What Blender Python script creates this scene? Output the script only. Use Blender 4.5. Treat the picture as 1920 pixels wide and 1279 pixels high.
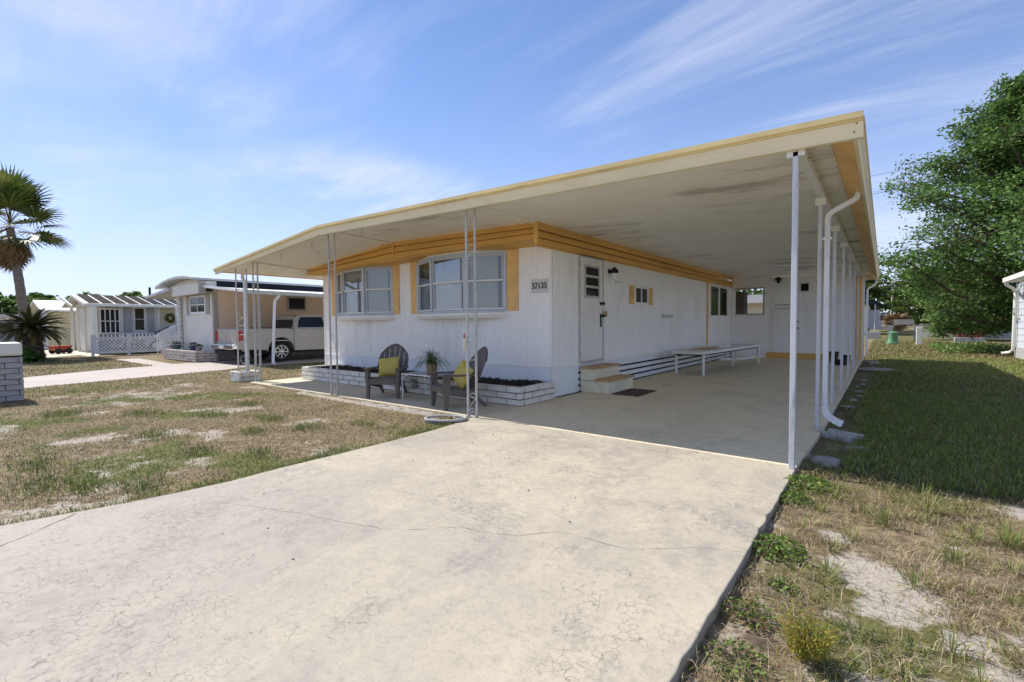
import bpy, math, random
import numpy as np
from mathutils import Vector, Matrix, Euler

for _o in list(bpy.data.objects):
    bpy.data.objects.remove(_o, do_unlink=True)
SC = bpy.context.scene
COL = SC.collection
R = math.radians
PI = math.pi
rng = random.Random(7)
nrg = np.random.default_rng(11)

# ---------------------------------------------------------------- camera
CAMH = 1.37
_yaw, _pit, _rol = R(38.1214), R(2.102), R(-.4632)
_f = Vector((-math.sin(_yaw)*math.cos(_pit), math.cos(_yaw)*math.cos(_pit), -math.sin(_pit)))
_r = Vector((math.cos(_yaw), math.sin(_yaw), 0)); _u = _r.cross(_f)
_r2 = _r*math.cos(_rol)+_u*math.sin(_rol); _u2 = _u*math.cos(_rol)-_r*math.sin(_rol)
cd = bpy.data.cameras.new('camera'); cam = bpy.data.objects.new('camera', cd); COL.objects.link(cam)
cam.matrix_world = Matrix(((_r2.x, _u2.x, -_f.x, 0), (_r2.y, _u2.y, -_f.y, 0), (_r2.z, _u2.z, -_f.z, CAMH), (0, 0, 0, 1)))
cd.sensor_width = 36; cd.lens = 36*889.85/1920; cd.clip_start = .05; cd.clip_end = 3000
SC.camera = cam

# ---------------------------------------------------------------- light
SUND = Vector((.88, .085, -1.0)).normalized()          # the way the light travels
SUN_EL = math.asin(-SUND.z); SUN_AZ = math.atan2(-SUND.x, -SUND.y)
sd = bpy.data.lights.new('sun', 'SUN'); sun = bpy.data.objects.new('sun', sd); COL.objects.link(sun)
sd.energy = 3.5; sd.angle = R(.53); sd.color = (1, .955, .88)
sun.rotation_euler = SUND.to_track_quat('-Z', 'Y').to_euler(); sun.location = (-20, -5, 25)
wd = bpy.data.worlds.new('World'); SC.world = wd; wd.use_nodes = True
N = wd.node_tree.nodes; Lk = wd.node_tree.links
bg = N['Background']; bg.inputs[1].default_value = .142
sky = N.new('ShaderNodeTexSky'); sky.sky_type = 'NISHITA'; sky.sun_disc = False
sky.sun_elevation = SUN_EL; sky.sun_rotation = SUN_AZ % (2*PI); sky.air_density = .72; sky.dust_density = .0; sky.ozone_density = 3.0; sky.altitude = 0
tc = N.new('ShaderNodeTexCoord')
sep = N.new('ShaderNodeSeparateXYZ'); Lk.new(tc.outputs['Generated'], sep.inputs[0])
def wmath(op, a, b=None, clamp=False):
    n = N.new('ShaderNodeMath'); n.operation = op; n.use_clamp = clamp
    for i, v in enumerate((a, b)):
        if v is None: continue
        if isinstance(v, (int, float)): n.inputs[i].default_value = v
        else: Lk.new(v, n.inputs[i])
    return n.outputs[0]
_den = wmath('ADD', wmath('MAXIMUM', sep.outputs[2], 0.0), .16)
cmb = N.new('ShaderNodeCombineXYZ')
Lk.new(wmath('DIVIDE', sep.outputs[0], _den), cmb.inputs[0]); Lk.new(wmath('DIVIDE', sep.outputs[1], _den), cmb.inputs[1])
CR, CX, CY = 150, 2.8, 8.2
def cloud(rot, sc, off, scale, detail, rough, dist, lo, hi):
    mp = N.new('ShaderNodeMapping'); mp.vector_type = 'POINT'
    mp.inputs['Rotation'].default_value = (0, 0, R(rot)); mp.inputs['Scale'].default_value = sc; mp.inputs['Location'].default_value = off
    Lk.new(cmb.outputs[0], mp.inputs[0])
    nz = N.new('ShaderNodeTexNoise'); nz.inputs['Scale'].default_value = scale; nz.inputs['Detail'].default_value = detail
    nz.inputs['Roughness'].default_value = rough; nz.inputs['Distortion'].default_value = dist
    Lk.new(mp.outputs[0], nz.inputs[0])
    mr = N.new('ShaderNodeMapRange'); mr.interpolation_type = 'SMOOTHSTEP'
    mr.inputs[1].default_value = lo; mr.inputs[2].default_value = hi
    Lk.new(nz.outputs[0], mr.inputs[0]); return mr.outputs[0]
c1 = cloud(CR, (.40, 1.35, 1), (CX, CY, 0), .62, 9, .60, 1.1, .42, .70)
c2 = cloud(20, (1, 1, 1), (7.3, 2.2, 0), .5, 3, .5, .2, .36, .58)
c3 = cloud(48, (.5, 2.6, 1), (1.3, 4.4, 0), 1.5, 9, .7, .8, .45, .85)
cm = wmath('MULTIPLY', wmath('ADD', wmath('MULTIPLY', c1, .85), wmath('MULTIPLY', c3, .35)), c2, True)
hz = wmath('MULTIPLY', wmath('POWER', wmath('SUBTRACT', 1.0, wmath('MAXIMUM', sep.outputs[2], 0.0)), 5.2), .93)
cm = wmath('SUBTRACT', 1.0, wmath('MULTIPLY', wmath('SUBTRACT', 1.0, wmath('MULTIPLY', cm, .88)), wmath('SUBTRACT', 1.0, hz)))
mx = N.new('ShaderNodeMix'); mx.data_type = 'RGBA'
def vmath(op, a, b):
    n = N.new('ShaderNodeVectorMath'); n.operation = op
    for i, v in enumerate((a, b)):
        if isinstance(v, tuple): n.inputs[i].default_value = v
        else: Lk.new(v, n.inputs[i])
    return n.outputs[0]
# thin high haze evens the sky out: bright parts are compressed, the same in every direction
soft = vmath('DIVIDE', sky.outputs[0], vmath('ADD', vmath('DIVIDE', sky.outputs[0], (3.6, 6.6, 18.0)), (1.0, 1.0, 1.0)))
Lk.new(cm, mx.inputs[0]); Lk.new(soft, mx.inputs[6]); mx.inputs[7].default_value = (3.65, 3.75, 4.3, 1)
Lk.new(mx.outputs[2], bg.inputs[0])
SC.view_settings.view_transform = 'Standard'; SC.view_settings.look = 'None'
SC.view_settings.exposure = 0.9; SC.view_settings.gamma = 1.0
SC.render.engine = 'CYCLES'
SC.cycles.use_denoising = True
SC.cycles.max_bounces = 9; SC.cycles.diffuse_bounces = 7; SC.cycles.transparent_max_bounces = 12

# ---------------------------------------------------------------- helpers
class MB:
    """collects geometry; build() links it as one mesh object"""
    def __init__(s): s.v = []; s.f = []
    def add(s, vs, fs):
        b = len(s.v); s.v += [tuple(p) for p in vs]; s.f += [tuple(i+b for i in q) for q in fs]; return s
    def box(s, x0, x1, y0, y1, z0, z1):
        return s.add([(x0,y0,z0),(x1,y0,z0),(x1,y1,z0),(x0,y1,z0),(x0,y0,z1),(x1,y0,z1),(x1,y1,z1),(x0,y1,z1)],
                     [(3,2,1,0),(4,5,6,7),(0,1,5,4),(1,2,6,5),(2,3,7,6),(3,0,4,7)])
    def obox(s, c, sx, sy, sz, M=None):
        vs = [Vector((a*sx/2, b*sy/2, d*sz/2)) for d in (-1,1) for a,b in ((-1,-1),(1,-1),(1,1),(-1,1))]
        if M is not None: vs = [M @ v for v in vs]
        return s.add([v+Vector(c) for v in vs], [(3,2,1,0),(4,5,6,7),(0,1,5,4),(1,2,6,5),(2,3,7,6),(3,0,4,7)])
    def bar(s, a, b, w, h, up=(0,0,1)):
        a = Vector(a); b = Vector(b); d = (b-a).normalized(); upv = Vector(up)
        if abs(d.dot(upv)) > .98: upv = Vector((0,1,0))
        x = d.cross(upv).normalized(); y = x.cross(d).normalized()
        vs = []
        for p in (a, b):
            for i, j in ((-1,-1),(1,-1),(1,1),(-1,1)): vs.append(p+x*(w/2*i)+y*(h/2*j))
        return s.add(vs, [(3,2,1,0),(4,5,6,7),(0,1,5,4),(1,2,6,5),(2,3,7,6),(3,0,4,7)])
    def prism(s, poly, ax, a, b):
        n = len(poly)
        def P(p, t):
            return {'x': (t, p[0], p[1]), 'y': (p[0], t, p[1]), 'z': (p[0], p[1], t)}[ax]
        vs = [P(p, a) for p in poly]+[P(p, b) for p in poly]
        return s.add(vs, [tuple(range(n))[::-1], tuple(range(n, 2*n))]+[(i, (i+1) % n, n+(i+1) % n, n+i) for i in range(n)])
    def tube(s, pts, r, n=8, cap=True):
        pts = [Vector(p) for p in pts]; rs = r if isinstance(r, (list, tuple)) else [r]*len(pts)
        vs = []; fs = []; x = None
        for i, p in enumerate(pts):
            d = (pts[min(i+1, len(pts)-1)]-pts[max(i-1, 0)]).normalized()
            if x is None:
                x = d.cross(Vector((0,0,1)) if abs(d.z) < .95 else Vector((1,0,0))).normalized()
            else:
                x = (x-d*x.dot(d)).normalized()
            y = d.cross(x)
            for k in range(n):
                t = 2*PI*(k+.5)/n; vs.append(p+(x*math.cos(t)+y*math.sin(t))*rs[i])
        for i in range(len(pts)-1):
            for k in range(n):
                fs.append((i*n+k, i*n+(k+1) % n, (i+1)*n+(k+1) % n, (i+1)*n+k))
        if cap:
            fs.append(tuple(range(n))[::-1]); fs.append(tuple((len(pts)-1)*n+k for k in range(n)))
        return s.add(vs, fs)
    def lathe(s, prof, c=(0,0,0), n=20, axis='z'):
        vs = []; fs = []
        for r, z in prof:
            for k in range(n):
                t = 2*PI*k/n; p = (r*math.cos(t), r*math.sin(t), z)
                if axis == 'x': p = (p[2], p[0], p[1])
                elif axis == 'y': p = (p[0], p[2], p[1])
                vs.append((p[0]+c[0], p[1]+c[1], p[2]+c[2]))
        for i in range(len(prof)-1):
            for k in range(n): fs.append((i*n+k, i*n+(k+1) % n, (i+1)*n+(k+1) % n, (i+1)*n+k))
        fs.append(tuple(range(n))[::-1]); fs.append(tuple((len(prof)-1)*n+k for k in range(n)))
        return s.add(vs, fs)
    def build(s, name, mat, parent=None, smooth=False, bevel=0, M=None, local=False, ang=40):
        me = bpy.data.meshes.new(name)
        vs = s.v
        if M is not None: vs = [tuple(M @ Vector(p)) for p in vs]
        if parent is not None and not local:
            ro = parent
            while ro.parent is not None: ro = ro.parent
            l = ro.location; vs = [(p[0]-l.x, p[1]-l.y, p[2]-l.z) for p in vs]
        me.from_pydata(vs, [], s.f); me.update()
        if smooth:
            me.polygons.foreach_set('use_smooth', [True]*len(me.polygons))
            me.set_sharp_from_angle(angle=R(ang))
        if mat is not None: me.materials.append(MT[mat] if isinstance(mat, str) else mat)
        o = bpy.data.objects.new(name, me); COL.objects.link(o)
        if parent is not None: o.parent = parent
        if bevel:
            b = o.modifiers.new('bevel', 'BEVEL'); b.width = bevel; b.segments = 2; b.limit_method = 'ANGLE'
        return o

def box(name, mat, parent, x0, x1, y0, y1, z0, z1, bevel=0, local=False):
    return MB().box(x0, x1, y0, y1, z0, z1).build(name, mat, parent, bevel=bevel, local=local)

def thing(name, label, cat, loc=(0,0,0), rz=0, group=None):
    o = bpy.data.objects.new(name, None); COL.objects.link(o); o.empty_display_size = .2
    o.location = loc; o.rotation_euler = (0, 0, rz)
    o['label'] = label; o['category'] = cat
    if group: o['group'] = group
    return o
def tag(o, label, cat, group=None):
    o['label'] = label; o['category'] = cat
    if group: o['group'] = group
    return o
def kind(o, k): o['kind'] = k; return o

def np_mesh(name, V, F, mat, parent=None, cols=None, smooth=False):
    """V (n,3) float, F (m,k) int; cols (n,3)"""
    me = bpy.data.meshes.new(name)
    n = len(V); m, k = F.shape
    me.vertices.add(n); me.vertices.foreach_set('co', np.ascontiguousarray(V, np.float32).ravel())
    me.loops.add(m*k); me.loops.foreach_set('vertex_index', np.ascontiguousarray(F, np.int32).ravel())
    me.polygons.add(m); me.polygons.foreach_set('loop_start', np.arange(0, m*k, k, dtype=np.int32))
    me.polygons.foreach_set('loop_total', np.full(m, k, dtype=np.int32))
    if smooth: me.polygons.foreach_set('use_smooth', np.ones(m, dtype=bool))
    me.update(calc_edges=True)
    if cols is not None:
        at = me.color_attributes.new('tint', 'FLOAT_COLOR', 'POINT')
        c4 = np.ones((n, 4), np.float32); c4[:, :3] = cols; at.data.foreach_set('color', c4.ravel())
    if mat is not None: me.materials.append(MT[mat] if isinstance(mat, str) else mat)
    o = bpy.data.objects.new(name, me); COL.objects.link(o)
    if parent is not None: o.parent = parent
    return o

def vnoise(x, y, scale, seed):
    """smooth value noise 0..1"""
    g = np.random.default_rng(seed).random((64, 64))
    u = x/scale+1000.0; v = y/scale+1000.0
    iu = np.floor(u).astype(int); iv = np.floor(v).astype(int); fu = u-iu; fv = v-iv
    fu = fu*fu*(3-2*fu); fv = fv*fv*(3-2*fv)
    a = g[iu % 64, iv % 64]; b = g[(iu+1) % 64, iv % 64]; c = g[iu % 64, (iv+1) % 64]; d = g[(iu+1) % 64, (iv+1) % 64]
    return (a*(1-fu)+b*fu)*(1-fv)+(c*(1-fu)+d*fu)*fv
def fbm(x, y, scale, seed, oct=3):
    s = 0; a = 1; t = 0
    for i in range(oct):
        s = s+a*vnoise(x, y, scale/2**i, seed+i*17); t += a; a *= .55
    return s/t
def sstep(a, b, x):
    t = np.clip((x-a)/(b-a), 0, 1); return t*t*(3-2*t)

# ---------------------------------------------------------------- materials
MT = {}
class NT:
    def __init__(s, name):
        m = bpy.data.materials.new(name); m.use_nodes = True; MT[name] = m; s.m = m
        s.n = m.node_tree.nodes; s.l = m.node_tree.links; s.b = s.n['Principled BSDF']
        s.tc = s.n.new('ShaderNodeTexCoord')
    def vec(s, scale=(1,1,1), rot=(0,0,0), loc=(0,0,0)):
        mp = s.n.new('ShaderNodeMapping'); mp.inputs['Scale'].default_value = scale; mp.inputs['Rotation'].default_value = rot
        mp.inputs['Location'].default_value = loc
        s.l.new(s.tc.outputs['Object'], mp.inputs[0]); return mp.outputs[0]
    def noise(s, scale, detail=4, rough=.55, dist=0, vec=None):
        n = s.n.new('ShaderNodeTexNoise'); n.inputs['Scale'].default_value = scale; n.inputs['Detail'].default_value = detail
        n.inputs['Roughness'].default_value = rough; n.inputs['Distortion'].default_value = dist
        s.l.new(vec if vec is not None else s.tc.outputs['Object'], n.inputs['Vector']); return n.outputs[0]
    def ramp(s, v, lo, hi, a=0., b=1.):
        n = s.n.new('ShaderNodeMapRange'); n.interpolation_type = 'SMOOTHSTEP'; n.clamp = True
        for i, q in zip((1,2,3,4), (lo, hi, a, b)): n.inputs[i].default_value = q
        s.l.new(v, n.inputs[0]); return n.outputs[0]
    def mth(s, op, a, b=0., clamp=False):
        n = s.n.new('ShaderNodeMath'); n.operation = op; n.use_clamp = clamp
        for i, v in enumerate((a, b)):
            if isinstance(v, (int, float)): n.inputs[i].default_value = v
            else: s.l.new(v, n.inputs[i])
        return n.outputs[0]
    def mix(s, f, a, b, mode='MIX'):
        n = s.n.new('ShaderNodeMix'); n.data_type = 'RGBA'; n.blend_type = mode
        for i, v in ((0, f), (6, a), (7, b)):
            if isinstance(v, (int, float)): n.inputs[i].default_value = v
            elif isinstance(v, tuple): n.inputs[i].default_value = (v[0], v[1], v[2], 1)
            else: s.l.new(v, n.inputs[i])
        return n.outputs[2]
    def attr(s, name='tint'):
        n = s.n.new('ShaderNodeAttribute'); n.attribute_name = name; return n.outputs[0]
    def col(s, v):
        if isinstance(v, tuple): s.b.inputs['Base Color'].default_value = (v[0], v[1], v[2], 1)
        else: s.l.new(v, s.b.inputs['Base Color'])
        return s
    def rough(s, v):
        if isinstance(v, (int, float)): s.b.inputs['Roughness'].default_value = v
        else: s.l.new(v, s.b.inputs['Roughness'])
        return s
    def bump(s, h, strength=.3, dist=.01):
        n = s.n.new('ShaderNodeBump'); n.inputs['Strength'].default_value = strength; n.inputs['Distance'].default_value = dist
        s.l.new(h, n.inputs['Height']); s.l.new(n.outputs[0], s.b.inputs['Normal']); return s

def mat(name, c, rough=.6, var=.12, vs=2.5, dirt=None, damt=.0, ds=1.2, bump=0., bs=60, metal=0., spec=.5, stretch=None, bdist=.006):
    t = NT(name)
    v = t.vec(stretch) if stretch else None
    n1 = t.noise(vs, 5, .6, .2, v)
    a = tuple(max(0, x*(1-var)) for x in c); b = tuple(min(1, x*(1+var)) for x in c)
    out = t.mix(t.ramp(n1, .3, .7), a, b)
    if dirt:
        n2 = t.noise(ds, 7, .68, .4, v)
        out = t.mix(t.mth('MULTIPLY', t.ramp(n2, .5, .74), damt), out, dirt)
    t.col(out); t.b.inputs['Metallic'].default_value = metal
    t.b.inputs['Specular IOR Level'].default_value = spec
    n3 = t.noise(vs*4, 4, .6)
    t.rough(t.ramp(n3, .25, .75, max(.02, rough-.08), min(1, rough+.08)))
    if bump: t.bump(t.noise(bs, 5, .6), bump, bdist)
    return t.m

mat('siding_white', (.90,.90,.89), .55, .03, .8, (.60,.60,.55), .4, 1.6, stretch=(1,1,.25))
mat('skirt_white', (.79,.83,.86), .6, .04, .8, (.55,.57,.57), .35, 1.4)
mat('trim_white', (.84,.84,.80), .5, .05, 2, (.5,.48,.42), .3, 4)
mat('aluminium_white', (.78,.79,.79), .42, .05, 3, (.42,.39,.35), .5, 6, stretch=(1,1,.3))
mat('worn_post', (.62,.64,.66), .42, .05, 3, (.16,.145,.13), .8, 3.2, stretch=(6,6,.55))
mat('plate_grey', (.62,.63,.62), .5, .05, 4)
mat('post_grey', (.50,.50,.48), .5, .10, 6, (.30,.22,.15), .5, 9)
mat('ochre', (.74,.44,.125), .6, .10, 1.2, (.44,.23,.06), .6, 1.6, stretch=(.35,.35,2))
mat('ochre_pale', (.78,.49,.18), .6, .12, 2, (.42,.24,.09), .4, 3)
mat('cream_fascia', (.80,.70,.45), .55, .07, 1.2, (.58,.48,.28), .5, 1.6, stretch=(.5,.5,2.5))
mat('yellow_edge', (.72,.57,.27), .5, .10, 1.5, (.36,.25,.10), .5, 2.5, stretch=(.5,.5,2))
mat('roof_metal', (.55,.55,.53), .45, .1, 1, (.35,.33,.28), .4, 2)
mat('frame_blue', (.52,.58,.66), .5, .05, 3, (.33,.34,.35), .25, 5)
mat('sash_white', (.82,.83,.83), .45, .05, 3, (.45,.45,.42), .25, 6)
mat('door_white', (.82,.82,.78), .45, .04, 1.2, (.52,.5,.44), .25, 2.5)
mat('blind', (.74,.72,.65), .7, .05, 2)
mat('curtain', (.66,.62,.53), .85, .08, 4)
mat('black', (.012,.012,.013), .5, .2, 4)
mat('black_metal', (.015,.015,.016), .4, .2, 8, metal=.3)
mat('dark_gap', (.010,.010,.012), .9, .1, 3)
mat('chrome', (.6,.6,.6), .2, .05, 4, metal=1)
mat('brass', (.35,.22,.07), .35, .2, 9, metal=.8)
mat('brick_white', (.70,.67,.60), .8, .10, 3, (.42,.38,.31), .5, 9, bump=.5, bs=45)
mat('brick_grey', (.40,.395,.39), .85, .12, 4, (.22,.20,.19), .6, 10, bump=.6, bs=40)
mat('brick_pink', (.50,.43,.39), .85, .14, 5, (.30,.24,.20), .5, 9, bump=.6, bs=40)
mat('mortar', (.20,.185,.165), .95, .15, 9, bump=.4, bs=80)
mat('mulch', (.028,.017,.013), .9, .4, 12)
mat('tread', (.52,.34,.16), .7, .14, 3, (.22,.15,.08), .5, 6, stretch=(1,.4,1))
mat('step_cream', (.74,.70,.53), .7, .06, 2, (.36,.33,.22), .4, 5)
mat('doormat', (.085,.05,.035), .95, .3, 14, (.16,.09,.06), .5, 8, bump=.6, bs=220)
mat('chair_plastic', (.115,.095,.082), .48, .10, 3, (.17,.15,.13), .35, 6, bump=.08, bs=90)
mat('terracotta', (.34,.24,.14), .85, .12, 6, (.20,.14,.09), .4, 14, bump=.5, bs=60)
mat('table_white', (.78,.79,.76), .6, .05, 2, (.36,.34,.28), .45, 4)
mat('utility_wall', (.87,.87,.86), .6, .03, .8, (.62,.62,.60), .3, 1.4)
mat('concrete_block', (.36,.36,.345), .9, .14, 9, (.10,.10,.10), .7, 14, bump=.8, bs=55)
mat('stone', (.30,.28,.25), .9, .14, 6, (.22,.20,.18), .5, 9, bump=.7, bs=40)
mat('bark', (.13,.095,.07), .95, .3, 9, bump=.9, bs=18, stretch=(1,1,.25), bdist=.03)
mat('palm_bark', (.215,.175,.135), .95, .18, 5, (.11,.085,.065), .6, 9, bump=.7, bs=14, stretch=(.5,.5,3), bdist=.03)
mat('house_tan', (.74,.58,.43), .6, .05, 1, (.58,.44,.32), .3, 2)
mat('house_offwhite', (.80,.77,.68), .6, .04, 1, (.52,.49,.42), .3, 3)
mat('house_greytrim', (.36,.34,.30), .6, .06, 3)
mat('house_cream', (.66,.60,.42), .6, .05, 1, (.52,.46,.32), .3, 2)
mat('house_white', (.76,.74,.67), .55, .04, 1, (.55,.55,.5), .2, 2)
mat('shutter_grey', (.36,.36,.36), .6, .06, 4)
mat('roof_dark', (.025,.03,.038), .9, .25, 2, (.07,.07,.07), .4, 3, spec=.05)
mat('roof_light', (.56,.56,.55), .45, .08, 1.5, (.35,.34,.31), .45, 3)
mat('roof_brown', (.045,.036,.03), .9, .2, 3, spec=.05)
mat('gutter_green', (.50,.53,.46), .5, .1, 3, (.30,.31,.25), .5, 5)
mat('skirt_grey', (.26,.27,.29), .7, .1, 3)
mat('fence_white', (.74,.75,.76), .55, .04, 3)
mat('truck_paint', (.44,.405,.345), .3, .02, 1, spec=.6)
mat('car_silver', (.42,.46,.50), .25, .03, 2, spec=.6)
mat('car_dark', (.02,.022,.026), .25, .05, 2, spec=.6)
mat('car_white', (.66,.68,.70), .3, .03, 2, spec=.6)
mat('tyre', (.016,.016,.016), .85, .2, 9)
mat('rim_silver', (.52,.52,.52), .3, .05, 6, metal=.7)
mat('red_lens', (.42,.015,.015), .25, .1, 5)
mat('red_paint', (.42,.06,.025), .45, .2, 6)
mat('pedestal_green', (.135,.30,.155), .55, .06, 4, (.09,.2,.1), .3, 8)
mat('shed_bluegrey', (.50,.52,.57), .6, .03, 1, (.42,.43,.47), .3, 2)
mat('pole_wood', (.42,.37,.29), .9, .12, 3, stretch=(1,1,.2))
mat('wire', (.03,.03,.03), .7, .05, 3)
mat('pot_blue', (.03,.045,.10), .4, .1, 5)
mat('pot_green', (.08,.14,.12), .5, .1, 5)
mat('wood_weathered', (.11,.095,.08), .9, .25, 5, stretch=(.3,1,1))
mat('window_dark', (.012,.014,.016), .08, .1, 3, spec=.35)
mat('yellow_plastic', (.55,.40,.06), .5, .1, 4)

def foliage(name, rough=.55, trans=.35):
    t = NT(name); a = t.attr()
    n = t.noise(9, 2); c = t.mix(t.ramp(n, .3, .7), t.mix(1.0, a, (.72,.72,.72), 'MULTIPLY'), a)
    t.col(c).rough(rough); t.b.inputs['Specular IOR Level'].default_value = .3
    tr = t.n.new('ShaderNodeBsdfTranslucent'); t.l.new(c, tr.inputs[0])
    ms = t.n.new('ShaderNodeMixShader'); ms.inputs[0].default_value = trans
    t.l.new(t.b.outputs[0], ms.inputs[1]); t.l.new(tr.outputs[0], ms.inputs[2])
    t.l.new(ms.outputs[0], t.n['Material Output'].inputs[0]); return t.m
foliage('leaf'); foliage('grass', .65, .3); foliage('frond', .45, .2); foliage('litter', .8, .1)

def glass(name, refl=.10, tint=(.86,.90,.90)):
    t = NT(name)
    tr = t.n.new('ShaderNodeBsdfTransparent'); tr.inputs[0].default_value = (*tint, 1)
    gl = t.n.new('ShaderNodeBsdfGlossy'); gl.inputs['Roughness'].default_value = .03
    fr = t.n.new('ShaderNodeFresnel'); fr.inputs[0].default_value = 1.5
    f = t.mth('ADD', t.mth('MULTIPLY', fr.outputs[0], .75), refl, True)
    ms = t.n.new('ShaderNodeMixShader'); t.l.new(f, ms.inputs[0])
    t.l.new(tr.outputs[0], ms.inputs[1]); t.l.new(gl.outputs[0], ms.inputs[2])
    t.l.new(ms.outputs[0], t.n['Material Output'].inputs[0]); return t.m
glass('glass', .05); glass('glass_dark', .06, (.25,.27,.28)); glass('table_glass', .05, (.80,.88,.85))

# pillow fabric
t = NT('pillow'); n = t.noise(26, 6, .7, 1.2); c = t.mix(t.ramp(n, .38, .62), (.50,.36,.035), (.60,.52,.17))
t.col(c).rough(.9); t.bump(t.noise(60, 4), .5, .006)
# brushed and patched ceiling with mildew streaks
t = NT('ceiling')
s1 = t.noise(1.0, 8, .66, .5, t.vec((.55, 1.9, 1)))
s2 = t.noise(.33, 3, .5, .2, t.vec((1, 1, 1), loc=(2.3, .4, 0)))
st = t.mth('MULTIPLY', t.ramp(s1, .47, .66), t.ramp(s2, .42, .56))
base = t.mix(t.ramp(t.noise(.9, 5), .3, .7), (.87,.84,.745), (.92,.895,.81))
base = t.mix(t.mth('MULTIPLY', t.ramp(t.noise(2.2, 7, .7, .3, t.vec((.4, 3, 1))), .48, .78), .35), base, (.66,.62,.52))
t.col(t.mix(t.mth('MULTIPLY', st, .75), base, (.36,.335,.285))).rough(.6)
# ---------------------------------------------------------------- ground
def paint(name, clean, worn, grey, crackamt=1.0, wear=(.42,.62)):
    t = NT(name)
    big = t.noise(.55, 4, .55, .4, t.vec((1, .8, 1)))
    mid = t.noise(1.7, 7, .66, .5, t.vec((1, .55, 1), (0, 0, R(-28))))
    fine = t.noise(24, 6, .75)
    mask = t.mth('ADD', t.mth('MULTIPLY', big, .5), t.mth('MULTIPLY', mid, .5))
    sx = t.n.new('ShaderNodeSeparateXYZ'); t.l.new(t.tc.outputs['Object'], sx.inputs[0])
    old = t.mth('MULTIPLY', t.ramp(sx.outputs[0], -4.2, -1.4, 1, 0), t.ramp(sx.outputs[1], .8, 3.0, 1, 0))
    w = t.ramp(t.mth('ADD', mask, t.mth('MULTIPLY', old, .16*crackamt)), wear[0], wear[1])
    c = t.mix(w, clean, worn)
    g = t.mth('MULTIPLY', t.ramp(t.noise(1.1, 6, .6, .6, t.vec((1,1,1), loc=(5.2,1.7,0))), .53, .66), t.ramp(fine, .36, .60))
    c = t.mix(t.mth('MULTIPLY', g, .72), c, grey)
    g2 = t.mth('MULTIPLY', t.ramp(t.noise(.8, 6, .62, .8, t.vec((1,.8,1), loc=(9.1,3.3,0))), .47, .62), t.ramp(t.noise(9, 6, .7), .35, .65))
    c = t.mix(t.mth('MULTIPLY', g2, .55), c, grey)
    c = t.mix(t.mth('MULTIPLY', t.ramp(t.noise(10, 8, .78, .3), .47, .66), .34), c, tuple(x*.66 for x in worn))
    c = t.mix(t.mth('MULTIPLY', t.ramp(t.noise(3.2, 7, .7, .6, t.vec((1, .45, 1), (0, 0, R(-30)), (3.1, 2.2, 0))), .52, .70), .30), c, grey)
    c = t.mix(t.mth('MULTIPLY', t.ramp(fine, .46, .70), .38), c, tuple(x*.62 for x in worn))
    c = t.mix(t.mth('MULTIPLY', t.ramp(t.noise(70, 4, .7), .52, .68), .30), c, tuple(x*.6 for x in worn))
    c = t.mix(t.mth('MULTIPLY', t.ramp(t.noise(90, 3, .6), .45, .75), .14), c, tuple(min(1, x*1.2) for x in clean))
    # alligator cracks where the paint is worn: wobbled cell edges, broken up by noise
    vm = t.n.new('ShaderNodeVectorMath'); vm.operation = 'ADD'
    nz = t.n.new('ShaderNodeTexNoise'); nz.inputs['Scale'].default_value = 14; nz.inputs['Detail'].default_value = 4
    t.l.new(t.tc.outputs['Object'], nz.inputs['Vector'])
    sc = t.n.new('ShaderNodeVectorMath'); sc.operation = 'SCALE'; sc.inputs['Scale'].default_value = .06
    t.l.new(nz.outputs['Color'], sc.inputs[0]); t.l.new(t.tc.outputs['Object'], vm.inputs[0]); t.l.new(sc.outputs[0], vm.inputs[1])
    vo = t.n.new('ShaderNodeTexVoronoi'); vo.feature = 'DISTANCE_TO_EDGE'; vo.inputs['Scale'].default_value = 21
    t.l.new(vm.outputs[0], vo.inputs['Vector'])
    ck = t.ramp(vo.outputs['Distance'], .006, .040, 1, 0)
    brk = t.mth('MULTIPLY', t.ramp(t.noise(6, 5, .65), .47, .57), t.ramp(t.noise(.65, 3, .6, 0, t.vec(loc=(1.1, .6, 0))), .45, .58))
    brk = t.mth('MAXIMUM', brk, t.mth('MULTIPLY', t.ramp(t.noise(4.2, 7, .72, .4), .47, .58), t.ramp(old, .05, .55)))
    ck = t.mth('MULTIPLY', t.mth('MULTIPLY', ck, brk), crackamt*.85)
    c = t.mix(ck, c, (.16,.14,.12))
    t.col(c).rough(.78)
    h = t.mth('SUBTRACT', t.mth('MULTIPLY', fine, .3), ck)
    t.bump(h, .35, .008)
    return t.m
paint('driveway', (.445,.395,.30), (.355,.315,.26), (.21,.19,.18))
paint('slab', (.64,.565,.41), (.56,.49,.35), (.42,.375,.28), .15, (.50,.72))
paint('carport_slab', (.77,.66,.45), (.68,.58,.39), (.52,.45,.32), .15, (.50,.72))  # brighter copy of slab, its colour lifts the shaded carport
paint('pink_drive', (.44,.375,.33), (.38,.33,.295), (.32,.29,.265), .2)

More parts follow.
